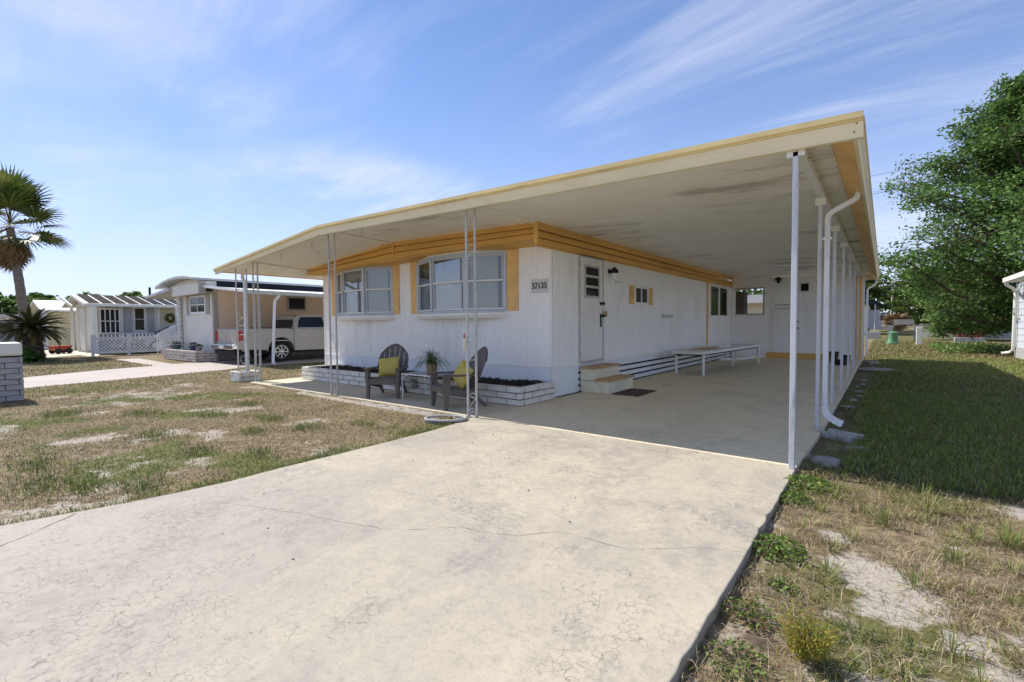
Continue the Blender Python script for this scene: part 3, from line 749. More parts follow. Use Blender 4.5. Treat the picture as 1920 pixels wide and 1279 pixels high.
kind(m.build('latches', 'post_grey', pn), 'stuff')
sw = MB(); y0, y1, z0, z1 = 10.87, 11.72, 1.80, 2.28
sw.box(X+.001, X+.035, y0, y0+.07, z0, z1).box(X+.001, X+.035, y1-.07, y1, z0, z1).box(X+.001, X+.035, y0+.07, y1-.07, z0, z0+.07).box(X+.001, X+.035, y0+.07, y1-.07, z1-.07, z1).box(X+.001, X+.03, (y0+y1)/2-.02, (y0+y1)/2+.02, z0+.07, z1-.07)
swo = sw.build('side_window', 'sash_white', home, bevel=.003)
for a, b in ((y0+.07, (y0+y1)/2-.02), ((y0+y1)/2+.02, y1-.07)): box('pane', 'window_dark', swo, X+.004, X+.010, a, b, z0+.07, z1-.07)
for a, b in ((10.60, 10.855), (11.735, 12.02)): box('shutter', 'ochre_pale', home, X+.001, X+.022, a, b, 1.82, 2.26, .004)
box('corner_board', 'ochre_pale', home, X-.01, X+.035, 16.845, 16.955, .575, 2.735, .004)
rw = MB(); y0, y1, z0, z1 = 17.2, 19.5, 1.55, 2.68
rw.box(X-.01, X+.03, y0, y0+.07, z0, z1).box(X-.01, X+.03, y1-.07, y1, z0, z1).box(X-.01, X+.03, y0+.07, y1-.07, z0, z0+.06).box(X-.01, X+.03, y0+.07, y1-.07, z1-.06, z1).box(X-.01, X+.028, 18.25, 18.4, z0+.06, z1-.06)
rwo = rw.build('rear_window', 'sash_white', home, bevel=.003)
for a, b in ((y0+.07, 18.25), (18.4, y1-.07)): box('pane', 'window_dark', rwo, X+.002, X+.008, a, b, z0+.06, z1-.06)
box('window_casing', 'ochre_pale', home, X+.0, X+.02, y1+.005, y1+.09, z0, z1)

# ---------------------------------------------------------------- the carport awning
awn = thing('carport_awning', 'cream aluminium awning roof over the porch and carport with scrollwork posts', 'carport', (-4.7, 5.1, 0))
YF, YR = 4.95, 21.55
def ztop(x): return float(np.interp(x, [-13.62, -8.6, -.18], [2.83, 3.275, 3.093]))
def zceil(x): return ztop(x)-.07
XS = [-13.60, -8.6, -.20]
vs = []; fs = []
for y in (YF+.02, YR):
    for x in (-13.62, -8.6, -.18): vs += [(x, y, ztop(x)-.004), (x, y, ztop(x)-.045)]
MB().add(vs, [(0,2,8,6),(2,4,10,8),(1,7,9,3),(3,9,11,5),(0,6,7,1),(4,5,11,10),(0,1,3,2),(2,3,5,4),(6,8,9,7),(8,10,11,9)]).build('roof_sheet', 'roof_metal', awn)
# ceiling pans, one by one
def pan(xa, xb, y0, y1):
    za, zb = zceil(xa), zceil(xb); j = rng.uniform(-.0012, .0012)
    MB().add([(xa,y0,za+j),(xb,y0,zb+j),(xb,y1,zb+j),(xa,y1,za+j),(xa,y0,za+.022),(xb,y0,zb+.022),(xb,y1,zb+.022),(xa,y1,za+.022)],
             [(3,2,1,0),(4,5,6,7),(0,1,5,4),(1,2,6,5),(2,3,7,6),(3,0,4,7)]).build('ceiling_panel', 'ceiling', awn)
y = YF+.10; w = .405
while y < YR-.1:
    y1 = min(y+w-.014, YR-.02)
    if y < 7.0:
        pan(-13.55, -8.6, y, y1); pan(-8.6, -.42, y, y1)
    else:
        pan(-4.83, -.42, y, y1)
    y += w
pan(-13.55, -12.40, 7.0, YR-.02)
# front fascia: drip cap, recessed groove, main board, bottom lip, in two lengths meeting at the ridge
def fas_sec(x, h):
    z = ztop(x)
    return [(YF-.028, z+.012), (YF-.030, z-.036), (YF-.012, z-.046), (YF-.004, z-.060)], [(YF, z-.062), (YF+.018, z-h+.014), (YF+.004, z-h+.012), (YF+.004, z-h), (YF+.06, z-h)]
for xa, xb, ha, hb in ((-13.64, -8.6, .125, .175), (-8.6, -.165, .175, .195)):
    A, A2 = fas_sec(xa, ha); B, B2 = fas_sec(xb, hb)
    A = A+[(YF+.03, A[-1][1]), (YF+.03, A[0][1])]; B = B+[(YF+.03, B[-1][1]), (YF+.03, B[0][1])]
    n = len(A); vs = [(xa, p[0], p[1]) for p in A]+[(xb, p[0], p[1]) for p in B]
    MB().add(vs, [(i, n+i, n+(i+1) % n, (i+1) % n) for i in range(n)]+[tuple(range(n)), tuple(range(n, 2*n))[::-1]]).build('drip_cap', 'yellow_edge', awn)
    A2 = A2+[(YF+.06, A2[0][1])]; B2 = B2+[(YF+.06, B2[0][1])]
    n = len(A2); vs = [(xa+.01, p[0], p[1]) for p in A2]+[(xb, p[0], p[1]) for p in B2]
    MB().add(vs, [(i, n+i, n+(i+1) % n, (i+1) % n) for i in range(n)]+[tuple(range(n)), tuple(range(n, 2*n))[::-1]]).build('fascia_board', 'cream_fascia', awn)
m = MB()
for x, dz in ((-.21, -.075), (-.225, -.145)): m.lathe([(.008,0),(.006,-.006)], (x, YF-.001, ztop(x)+dz), 8, 'y')
m.build('fascia_screws', 'brass', awn)
# right eave: gutter with ochre underside
gz0, gz1 = 2.90, 2.80
def along(poly0, poly1, mname, name):
    n = len(poly0); vs = [(p[0], YF+.03, p[1]) for p in poly0]+[(p[0], YR, p[1]) for p in poly1]
    return MB().add(vs, [(i, (i+1) % n, n+(i+1) % n, n+i) for i in range(n)]+[tuple(range(n))[::-1], tuple(range(n, 2*n))]).build(name, mname, awn)
dr = gz1-gz0
along([(-.175,3.085),(-.165,3.04),(-.20,2.99),(-.205,gz0),(-.235,gz0),(-.235,3.085)], [(-.175,3.085+dr*.35),(-.165,3.04+dr*.5),(-.20,2.99+dr),(-.205,gz1),(-.235,gz1),(-.235,3.085+dr*.35)], 'cream_fascia', 'gutter')
along([(-.237,gz0+.004),(-.237,gz0+.03),(-.41,gz0+.125),(-.41,gz0+.10)], [(-.237,gz1+.004),(-.237,gz1+.03),(-.41,gz1+.205),(-.41,gz1+.18)], 'ochre_pale', 'gutter_bottom')
along([(-.17,3.098),(-.155,3.06),(-.162,3.04),(-.19,3.09)], [(-.17,3.065),(-.155,3.02),(-.162,3.0),(-.19,3.055)], 'yellow_edge', 'eave_edge')
# side beam carried by the posts
box('side_beam', 'aluminium_white', awn, -.69, -.61, YF+.12, 20.1, 2.925, 3.005, .004)
m = MB()
for y in np.arange(5.5, 20, .9): m.lathe([(.010,0),(.007,.006)], (-.61, y, 2.965), 8, 'x')
m.build('beam_bolts', 'dark_gap', awn)
# left eave
along([(-13.62,2.82),(-13.60,2.76),(-13.50,2.745),(-13.50,2.80)], [(-13.62,2.80),(-13.60,2.74),(-13.50,2.725),(-13.50,2.78)], 'ochre_pale', 'left_eave')
# ceiling trim boards from the posts back to the band
for x, b in ((-4.74, -4.80), (-8.5, -8.72), (-11.95, -12.33)):
    MB().bar((x, YF+.1, zceil(x)-.014), (b, BY-.02, zceil(b)-.014), .07, .02).build('ceiling_batten', 'ceiling', awn)
vs = [(-12.0,YF+.1,zceil(-12.0)-.005),(-12.42,BY-.05,zceil(-12.42)-.005),(-12.42,BY-.05,2.70),(-12.0,YF+.1,2.79)]
# rear edge board
box('rear_fascia', 'cream_fascia', awn, -4.7, -.24, YR-.002, YR+.02, 2.86, 3.06)
# posts with scrollwork
def spiral(c, r0, r1, a0, a1, n, ax):
    out = []
    for i in range(n+1):
        t = i/n; a = a0+(a1-a0)*t; r = r0+(r1-r0)*t
        out.append((c[0]+ax[0]*r*math.cos(a), c[1]+ax[1]*r*math.cos(a), c[2]+r*math.sin(a)))
    return out
def scroll(m, base, ax, w, z, h, flip=1):
    """one S scroll between two tubes, bottom at z"""
    bx, by = base
    def pt(u, v): return (bx+ax[0]*u*flip, by+ax[1]*u*flip, z+v*h)
    S = []
    for i in range(25):                       # lower hook, stem, upper hook
        a = -PI*.5+i/24*PI*1.55; r = w*.34*(1-.35*i/24)
        S.append((-w*.08+r*math.cos(a+PI*.9), .20+r*math.sin(a+PI*.9)/h))
    m.tube([pt(u, v) for u, v in S], .005, 5)
    st = [(-w*.5, .12), (-w*.42, .02), (-w*.1, -.01), (w*.15, .0)]
    m.tube([pt(*p) for p in st], .005, 5)
    st = [(-w*.5, .2), (-w*.3, .36), (w*.3, .56), (w*.5, .68)]
    m.tube([pt(*p) for p in st], .005, 5)
    U = []
    for i in range(25):
        a = PI*.0+i/24*PI*1.7; r = w*.46*(1-.45*i/24); U.append((w*.04+r*math.cos(a), .72+r*math.sin(a)/h))
    m.tube([pt(u, v) for u, v in U], .005, 5)
def pair_post(a, b, ztops, label=None, z0=0., scr=((.0,.42),(.83,.42),(2.2,.38))):
    m = MB()
    for (x, y), zt in zip((a, b), ztops): m.box(x-.0135, x+.0135, y-.0135, y+.0135, z0, zt)
    p = m.build('post', 'post_grey', awn, bevel=.002)
    s = MB(); c = ((a[0]+b[0])/2, (a[1]+b[1])/2); d = Vector((b[0]-a[0], b[1]-a[1])); w = d.length-.03; d.normalize()
    for i, (z, h) in enumerate(scr): scroll(s, c, (d.x, d.y), w, z0+z+.01, h, 1 if i % 2 == 0 else -1)
    for x, y in (a, b): s.box(x-.02, x+.02, y-.02, y+.02, z0, z0+.02)
    s.build('scrollwork', 'post_grey', p, True)
    return p
def cb(x): return zceil(x)-.012
pair_post((-4.815,5.075), (-4.70,5.135), (cb(-4.8), cb(-4.7)))
pair_post((-8.56,5.13), (-8.44,5.19), (cb(-8.5),)*2)
pair_post((-12.06,5.22), (-11.95,5.28), (cb(-12.0),)*2)
pair_post((-12.98,5.20), (-12.70,5.34), (cb(-12.9),)*2, z0=.0, scr=((.18,.42),(.72,.42),(1.35,.40),(1.95,.35)))
pair_post((-13.2,8.15), (-13.05,8.28), (cb(-13.1),)*2, scr=((.1,.42),(.62,.42),(1.2,.42),(1.8,.42)))
# corner post: open aluminium channel, then slim box posts along the floor edge
m = MB().prism([(-.680,5.015),(-.636,5.015),(-.636,5.085),(-.642,5.085),(-.642,5.022),(-.674,5.022),(-.674,5.085),(-.680,5.085)], 'z', 0, 2.905)
cpost = m.build('post', 'worn_post', awn, bevel=.002); cpost['label'] = 'worn white channel post at the front corner'
box('bracket', 'aluminium_white', cpost, -.73, -.585, YF+.065, YF+.12, 2.86, 2.98, .003)
m = MB()
for x in (-.715, -.60): m.lathe([(.009,0),(.007,-.006)], (x, YF+.066, 2.93), 8, 'y')
m.build('bolts', 'brass', cpost)
for y in (7.2, 9.43, 11.53, 13.77, 16.22, 18.5):
    p = MB().box(-.684, -.640, y-.022, y+.022, 0, 2.922).build('post', 'worn_post', awn, bevel=.003)
    MB().box(-.715, -.60, y-.06, y+.06, 2.83, 2.921).build('bracket', 'aluminium_white', p, bevel=.003)
    MB().box(-.71, -.615, y-.05, y+.05, -.001, .012).build('foot_plate', 'post_grey', p)
# downspout with swan-neck and corrugated shoe
def rect_sweep(m, pts, w, d, side=(0,1,0)):
    pts = [Vector(p) for p in pts]; vs = []; fs = []; sv = Vector(side)
    for i, p in enumerate(pts):
        t = (pts[min(i+1, len(pts)-1)]-pts[max(i-1, 0)]).normalized(); q = sv.cross(t).normalized()
        ww = w; 
        for a, b in ((-1,-1),(1,-1),(1,1),(-1,1)): vs.append(p+sv*(a*ww/2)+q*(b*d/2))
        if i:
            k = 4*i
            for j in range(4): fs.append((k-4+j, k-4+(j+1) % 4, k+(j+1) % 4, k+j))
    fs.append((3,2,1,0)); k = 4*(len(pts)-1); fs.append((k, k+1, k+2, k+3))
    return m.add(vs, fs)
m = MB(); rect_sweep(m, [(-.27,7.13,2.93),(-.285,7.13,2.86),(-.33,7.13,2.825),(-.52,7.13,2.725),(-.565,7.13,2.69),(-.578,7.13,2.64),(-.578,7.13,1.2),(-.575,7.13,.30)], .075, .055)
ds = m.build('downspout', 'aluminium_white', awn, bevel=.006); ds['label'] = 'white downspout with a bent neck beside the second post'
m = MB(); pts = []
for i in range(15):
    t = i/14; a = t*R(68); pts.append((-.575+.22*(1-math.cos(a))+max(0, t-.5)*.10, 7.13-.03*t, .30-.22*math.sin(a)-.0))
vs = []; fs = []
for i, p in enumerate(pts):
    w = .088+(.012 if i % 2 else 0); a = i/14*R(68)
    d = Vector((math.sin(a), 0, -math.cos(a))); q = Vector((math.cos(a), 0, math.sin(a)))
    for s1, s2 in ((-1,-1),(1,-1),(1,1),(-1,1)): vs.append(Vector(p)+Vector((0,1,0))*s1*w/2+q*s2*(w*.38))
    if i:
        k = 4*i
        for j in range(4): fs.append((k-4+j, k-4+(j+1) % 4, k+(j+1) % 4, k+j))
m.add(vs, fs).build('shoe', 'aluminium_white', ds)
MB().box(-.625,-.53,7.085,7.175,2.38,2.41).build('strap', 'aluminium_white', ds)
m = MB(); rect_sweep(m, [(-.24,21.45,2.80),(-.26,21.45,2.70),(-.34,21.45,2.62),(-.45,21.45,2.55),(-.50,21.45,2.48),(-.50,21.45,.1)], .08, .06)
m.build('downspout', 'aluminium_white', awn, bevel=.006)
m = MB(); m.tube([(-13.3,5.5,2.72),(-13.2,5.45,2.62),(-12.85,5.36,2.46),(-12.78,5.33,2.36),(-12.78,5.33,.1)], .042, 10)
m.build('downspout', 'aluminium_white', awn, True)
# plant hooks
def hook(x, y):
    z = zceil(x); m = MB(); m.tube([(x, y, z), (x, y, z-.06)]+[(x+.035*math.sin(a), y+.01*math.sin(a), z-.095-.035*math.cos(a+PI)*-1) for a in np.linspace(PI, PI*2.6, 10)], .005, 6)
    m.lathe([(.02,0),(.015,-.012)], (x, y, z), 8); m.build('plant_hook', 'post_grey', awn, True)
for x in (-7.75, -9.55, -10.9): hook(x, 5.35)
# mallet hanging on the first post
m = MB(); m.lathe([(.0,0),(.014,.01),(.018,.10),(.012,.16),(.0,.17)], (-4.85, 5.055, .98), 10); 
wc = m.build('wind_chime', 'house_cream', None, True); tag(wc, 'small cream wooden tube hanging on the porch post beside the driveway', 'ornament')
m = MB(); m.tube([(-4.85,5.055,1.15),(-4.848,5.06,1.22),(-4.835,5.066,1.26)], .003, 5).obox((-4.85,5.05,1.19),.02,.014,.06); m.build('cord', 'red_paint', wc)

# ---------------------------------------------------------------- utility room at the back of the carport
ut = thing('utility_room', 'white utility room closing the rear of the carport with door and opening', 'shed', (-2.7, 20.2, 0))
U = 20.2; OX0, OX1, OZ0, OZ1 = -4.64, -3.66, 1.68, 2.63
m = MB().box(-4.77, OX0, U, U+.1, 0, 3.08).box(OX1, -.62, U, U+.1, 0, 3.03).box(OX0, OX1, U, U+.1, 0, OZ0).box(OX0, OX1, U, U+.1, OZ1, 3.08)
m.build('wall', 'utility_wall', ut)
m = MB().box(OX0-.02, OX1+.05, U-.022, U-.002, OZ1, OZ1+.05).box(OX1, OX1+.05, U-.022, U-.002, OZ0, OZ1).box(OX0-.02, OX1+.05, U-.03, U-.002, OZ0-.04, OZ0)
m.build('opening_frame', 'house_greytrim', ut)
box('baseboard', 'ochre', ut, -3.52, -1.3, U-.04, U-.003, .0, .20, .004)
box('half_panel', 'utility_wall', ut, -4.77, -3.55, U-.018, U-.004, .0, 1.63, .003)
d = box('door', 'utility_wall', ut, -3.34, -2.42, U-.03, U-.006, .21, 2.48, .004)
m = MB()
for z in (1.12, 1.36): m.lathe([(.03,0),(.03,-.05),(.02,-.06)], (-2.5, U-.03, z), 10, 'y')
m.build('door_knob', 'black_metal', d, True)
m = MB().box(-3.26, -2.75, U-.05, U-.031, 1.97, 2.0).box(-3.26, -2.75, U-.05, U-.031, 1.83, 1.86).box(-2.75, -2.65, U-.05, U-.031, 1.91, 1.935); m.build('towel_rails', 'house_greytrim', d)
box('door_panel', 'siding_white', d, -3.2, -2.55, U-.034, U-.0305, 2.05, 2.38)
m = MB(); m.lathe([(.05,0),(.05,-.03),(.02,-.04),(.02,-.12)], (-3.13, U-.002, 2.98), 12, 'y'); m.lathe([(.02,.08),(.11,.0),(.12,-.05),(.09,-.06)], (-3.13, U-.14, 2.95), 14); m.lathe([(.05,-.06),(.06,-.13),(.03,-.16)], (-3.13, U-.14, 2.95), 12)
m.build('wall_lamp', 'black_metal', ut, True)
box('vent', 'dark_gap', ut, -2.42, -2.18, U-.02, U-.003, 2.47, 2.74)
box('wall_vent', 'wood_weathered', ut, -3.22, -2.92, U-.02, U-.003, .47, .60)
box('right_wall', 'utility_wall', ut, -.72, -.62, U+.1, 21.5, 0, 3.0)
box('partition', 'utility_wall', ut, -3.55, -3.45, U+.1, 21.5, 0, 3.05)
box('corner_board', 'ochre_pale', ut, -.78, -.615, U-.035, U-.003, .0, 2.9, .004)
box('corner_post', 'aluminium_white', ut, -.61, -.54, U-.02, U+.06, 0, 2.9, .004)
box('dark_cabinet', 'wood_weathered', ut, -4.70, -4.35, U+.15, U+.7, 0, 2.55)
# ---------------------------------------------------------------- brick planter along the porch
def brick_wall(parent, a, b, z0, courses, bl, bh, th, joint, matn, seed, out=1):
    """bricks from a to b (xy), standing on the inner side; each brick its own child"""
    rr = random.Random(seed); a = Vector((*a, 0)); b = Vector((*b, 0)); L = (b-a).length; d = (b-a)/L; ang = math.atan2(d.y, d.x)
    variants = []
    for k in range(courses):
        x = 0. if k % 2 == 0 else -bl*.5
        while x < L-.02:
            e = min(L, x+bl); s = max(0, x)
            if e-s > .03:
                ln = e-s-joint; c = a+d*((s+e)/2); zc = z0+k*bh+bh/2
                key = round(ln, 2)
                me = next((v[1] for v in variants if v[0] == key), None)
                if me is None or rr.random() < .15:
                    m = MB(); hx, hy, hz = ln/2, th/2, (bh-joint)/2; cc = .006
                    vs = []
                    for zz, q in ((-hz, 1), (hz, 1)):
                        for sx, sy in ((-1,-1),(1,-1),(1,1),(-1,1)):
                            vs.append((sx*hx+rr.uniform(-cc, cc)*.7, sy*hy+rr.uniform(-cc, cc), zz+rr.uniform(-cc, cc)*.5))
                    m.add(vs, [(3,2,1,0),(4,5,6,7),(0,1,5,4),(1,2,6,5),(2,3,7,6),(3,0,4,7)])
                    o = m.build('brick', matn, parent, local=True, bevel=.005); me = o.data; variants.append((key, me))
                else:
                    o = bpy.data.objects.new('brick', me); COL.objects.link(o); o.parent = parent
                    bv = o.modifiers.new('bevel', 'BEVEL'); bv.width = .005; bv.segments = 2; bv.limit_method = 'ANGLE'
                jx = rr.uniform(-.004, .004)
                nrm = Vector((d.y, -d.x, 0))
                o.location = c+nrm*jx-Vector(parent.location)+Vector((0, 0, zc)); o.rotation_euler = (0, 0, ang+rr.uniform(-.006, .006))
            x = e if x >= 0 else x+bl
    return
pla = thing('brick_planter', 'low white brick planter filled with dark mulch along the front wall', 'planter', (-8.2, 6.2, 0))
brick_wall(pla, (-11.72, 6.25), (-4.69, 6.25), 0, 3, .42, .106, .10, .018, 'brick_white', 3)
brick_wall(pla, (-4.74, 6.31), (-4.74, 7.25), 0, 3, .42, .106, .10, .018, 'brick_white', 4)
brick_wall(pla, (-11.67, 7.25), (-11.67, 6.31), 0, 3, .42, .106, .10, .018, 'brick_white', 5)
MB().box(-11.70, -4.72, 6.215, 6.285, 0, .30).box(-4.765, -4.715, 6.285, 7.24, 0, .30).box(-11.695, -11.645, 6.285, 7.24, 0, .30).build('mortar', 'mortar', pla)
g = np.random.default_rng(2); n = 2600
c = np.stack([g.uniform(-11.6, -4.82, n), g.uniform(6.31, 7.2, n), np.zeros(n)], -1)
c[:, 2] = .245+.05*vnoise(c[:,0], c[:,1], .35, 3)+.02*g.random(n)
dirs = g.normal(size=(n, 3)); dirs[:, 2] *= .5; dirs /= np.linalg.norm(dirs, axis=1)[:, None]
sd_ = np.cross(dirs, np.array([0,0,1.])); sd_ /= np.linalg.norm(sd_, axis=1)[:, None]
upv = np.cross(sd_, dirs)
l = g.uniform(.015, .045, n)[:, None]; w = g.uniform(.008, .02, n)[:, None]
V = np.stack([c-dirs*l-sd_*w, c+dirs*l-sd_*w*.7, c+dirs*l+sd_*w, c-dirs*l+sd_*w*.8, c+upv*w*1.3], 1).reshape(-1, 3)-np.array([-8.2, 6.2, 0])
k = np.arange(n)[:, None]*5
F = np.concatenate([np.concatenate(q, 1) for q in ((k, k+1, k+4), (k+1, k+2, k+4), (k+2, k+3, k+4), (k+3, k, k+4))])
kind(np_mesh('mulch', V, F, 'mulch', pla), 'stuff')
MB().box(-11.62, -4.79, 6.30, 7.262, .05, .25).build('soil', 'mulch', pla)

# ---------------------------------------------------------------- steps and mat
st = thing('entry_steps', 'cream box steps with two worn wooden treads below the door', 'steps', (-4.4, 8.85, 0))
MB().box(-4.765, -4.455, 8.28, 9.40, 0, .455).build('upper_box', 'step_cream', st, bevel=.004)
MB().box(-4.453, -4.155, 8.28, 9.41, 0, .225).build('lower_box', 'step_cream', st, bevel=.004)
MB().box(-4.77, -4.435, 8.25, 9.43, .457, .50).build('tread', 'tread', st, bevel=.006)
MB().box(-4.453, -4.125, 8.25, 9.44, .227, .268).build('tread', 'tread', st, bevel=.006)
MB().box(-4.74, -4.46, 8.276, 8.279, .225, .232).build('joint', 'dark_gap', st)
dm = MB().box(-4.10, -3.56, 8.30, 9.22, .0, .012).build('doormat', 'doormat', bevel=.004)
tag(dm, 'dark brown rubber doormat on the floor below the steps', 'doormat')

# ---------------------------------------------------------------- adirondack chairs
def adirondack(label, loc, rz):
    t = thing('adirondack_chair', label, 'chair', loc, rz, 'brown plastic porch chairs')
    W = .56
    # front legs: tapering panels leaning slightly out
    for s in (-1, 1):
        m = MB(); x = s*W/2
        m.add([(x-.028,-.335,0),(x+.028,-.335,0),(x+.028,-.275,0),(x-.028,-.275,0),
               (x-.03,-.345,.32),(x+.03,-.345,.32),(x+.03,-.23,.32),(x-.03,-.23,.32),
               (x-.034+s*.015,-.345,.535),(x+.034+s*.015,-.345,.535),(x+.034+s*.015,-.215,.535),(x-.034+s*.015,-.215,.535)],
              [(3,2,1,0)]+[(i, (i+1) % 4, 4+(i+1) % 4, 4+i) for i in range(4)]+[(4+i, 4+(i+1) % 4, 8+(i+1) % 4, 8+i) for i in range(4)]+[(8,9,10,11)])
        m.build('front_leg', 'chair_plastic', t, local=True, bevel=.008)
        m = MB(); x = s*(W/2-.045)
        m.add([(x-.02,.40,0),(x+.02,.40,0),(x+.02,.46,0),(x-.02,.46,0),(x-.02,.02,.32),(x+.02,.02,.32),(x+.02,.17,.30),(x-.02,.17,.30)],
              [(3,2,1,0),(4,5,6,7),(0,1,5,4),(1,2,6,5),(2,3,7,6),(3,0,4,7)])
        m.build('rear_leg', 'chair_plastic', t, local=True, bevel=.006)
        # arm: broad paddle narrowing to the back
        xs = s*(W/2+.015)
        poly = [(xs-s*.045,-.37),(xs+s*.055,-.36),(xs+s*.065,-.30),(xs+s*.06,.0),(xs+s*.035,.30),(xs-s*.005,.33),(xs-s*.03,.27),(xs-s*.045,.0)]
        if s < 0: poly = poly[::-1]
        m = MB(); n = len(poly)
        vs = [(p[0], p[1], .538-.03*(p[1]+.37)) for p in poly]+[(p[0], p[1], .565-.03*(p[1]+.37)) for p in poly]
        m.add(vs, [tuple(range(n))[::-1], tuple(range(n, 2*n))]+[(i, (i+1) % n, n+(i+1) % n, n+i) for i in range(n)])
        m.build('arm', 'chair_plastic', t, local=True, bevel=.008)
        MB().add([(s*(W/2-.03)-.012,-.33,.25),(s*(W/2-.03)+.012,-.33,.25),(s*(W/2-.03)+.012,.22,.13),(s*(W/2-.03)-.012,.22,.13),
                  (s*(W/2-.03)-.012,-.33,.365),(s*(W/2-.03)+.012,-.33,.365),(s*(W/2-.03)+.012,.24,.25),(s*(W/2-.03)-.012,.24,.25)],
                 [(3,2,1,0),(4,5,6,7),(0,1,5,4),(1,2,6,5),(2,3,7,6),(3,0,4,7)]).build('side_rail', 'chair_plastic', t, local=True, bevel=.005)
    # contoured seat slats
    for k in range(6):
        y = -.335+k*.098; z = .372-.10*((y+.33)/.55)-(.018 if k in (0,) else 0)+.012*math.cos(k)
        MB().obox((0, y+.045, z), W-.085, .088, .02, Matrix.Rotation(R(-10 if k else 35), 3, 'X')).build('seat_slat', 'chair_plastic', t, local=True, bevel=.006)
    MB().box(-W/2+.04, W/2-.04, -.352, -.328, .26, .36).build('front_apron', 'chair_plastic', t, local=True, bevel=.006)
    # fan back of six slats under a peaked arch
    A = R(24); base = Vector((0, .20, .20)); du = Vector((0, math.sin(A), math.cos(A))); nn = Vector((0, -math.cos(A), math.sin(A)))
    H = .86
    def halfw(v): return float(np.interp(v, [0,.25,.45,.60,.70,.80,.92,.975,1.0], [.215,.25,.285,.305,.295,.245,.15,.085,.0]))
    def top(u):    # height of the arch above a side offset
        vs_ = np.linspace(.60, 1.0, 60); hw = [halfw(v) for v in vs_]; return float(np.interp(-abs(u), [-h for h in hw], vs_))
    ns = 6
    for k in range(ns):
        vs = []; fs = []; rows = 10; lo, hi = -1+2*k/ns, -1+2*(k+1)/ns
        u0b, u1b = lo*.285, hi*.285
        vt = min(top(lo*.305 if abs(lo) < 1 else lo*.303), top(hi*.305 if abs(hi) < 1 else hi*.303)) if False else None
        for r_ in range(rows+1):
            v = r_/rows; vv = []
            for u in (lo, hi):
                w0 = halfw(min(v, .60)); uu = u*w0; gap = .0055*(1 if abs(u) < .99 else 0)
                uu = uu-(gap if u == hi else -gap)
                tv = top(uu) if abs(uu) < .304 else .62
                vv.append((uu, v*tv))
            for uu, v_ in vv:
                cur = .035*(uu/.3)**2
                p = base+du*(v_*H)+nn*cur+Vector((uu, 0, 0)); vs += [p+nn*.009, p-nn*.009]
            if r_:
                q = 4*r_
                fs += [(q-4, q-2, q+2, q), (q-3, q+1, q+3, q-1), (q-4, q, q+1, q-3), (q-2, q-1, q+3, q+2)]
        fs += [(0,1,3,2), (4*rows, 4*rows+2, 4*rows+3, 4*rows+1)]
        MB().add(vs, fs).build('back_slat', 'chair_plastic', t, local=True, bevel=.004)
    m = MB()      # arch band and cross rails joining the slats behind
    pts = []
    for i in range(31):
        u = -.285+.57*i/30; v = top(u)*.955; pts.append(base+du*(v*H)-nn*.006+nn*.035*(u/.3)**2+Vector((u*.96, 0, 0)))
    m.tube(pts, .022, 8)
    for v, w in ((.08, .2), (.42, .27)):
        m.tube([base+du*(v*H)-nn*.012+nn*.035*(u/.3)**2+Vector((u, 0, 0)) for u in np.linspace(-w, w, 9)], .017, 8)
    m.build('back_rail', 'chair_plastic', t, True, local=True)
    return t
def pillow(label, loc, rot, sx=.43, sz=.40, th=.16, seed=0):
    g = np.random.default_rng(seed); n = 22; V = []; idx = {}
    for s in (1, -1):
        for i in range(n+1):
            for j in range(n+1):
                u = -1+2*i/n; v = -1+2*j/n
                e = (max(0, 1-u**4)**.55)*(max(0, 1-v**4)**.55)
                pin = 1-.10*(1-abs(u))*0; 
                x = u*sx/2*(1-.07*(1-v*v)*abs(u)); z = v*sz/2*(1-.07*(1-u*u)*abs(v))
                y = s*th/2*e*(1+.12*math.sin(5*u+3*v+seed)*math.sin(4*v+seed))
                idx[(s, i, j)] = len(V); V.append((x, y, z))
    F = []
    for s in (1, -1):
        for i in range(n):
            for j in range(n):
                q = (idx[(s,i,j)], idx[(s,i+1,j)], idx[(s,i+1,j+1)], idx[(s,i,j+1)]); F.append(q if s < 0 else q[::-1])
    o = np_mesh('throw_pillow', np.array(V), np.array(F), 'pillow', smooth=True); o.location = loc; o.rotation_euler = rot
    return tag(o, label, 'pillow', 'yellow pillows on the porch chairs')
def face(v): return math.atan2(v[1], v[0])+PI/2       # local front is -y
c1 = ((-7.525-7.10-7.88-7.49)/4, (5.2+5.5+5.98+6.19)/4); r1 = face((.57,-.82))
ch1 = adirondack('brown plastic slatted porch chair facing the driveway, left of the side table', (-7.50, 5.68, 0), r1)
ch2 = adirondack('brown plastic slatted porch chair behind the scrollwork post, right of the side table', (-5.60, 5.62, 0), face((-.38,-.92)))
def on_chair(ch, x, y, z, tilt, roll):
    M = Matrix.Rotation(ch.rotation_euler.z, 4, 'Z'); p = Vector(ch.location)+(M @ Vector((x, y, z)))
    e = (M @ Euler((R(tilt), R(roll), 0), 'XYZ').to_matrix().to_4x4()).to_euler(); return p, e
p_, e_ = on_chair(ch1, -.02, .135, .545, -24, -7); pillow('yellow pillow on the left porch chair, standing nearly square', p_, e_, seed=1)
p_, e_ = on_chair(ch2, .02, .11, .53, -24, 22); pillow('yellow pillow on the right porch chair, turned on its corner', p_, e_, seed=4)

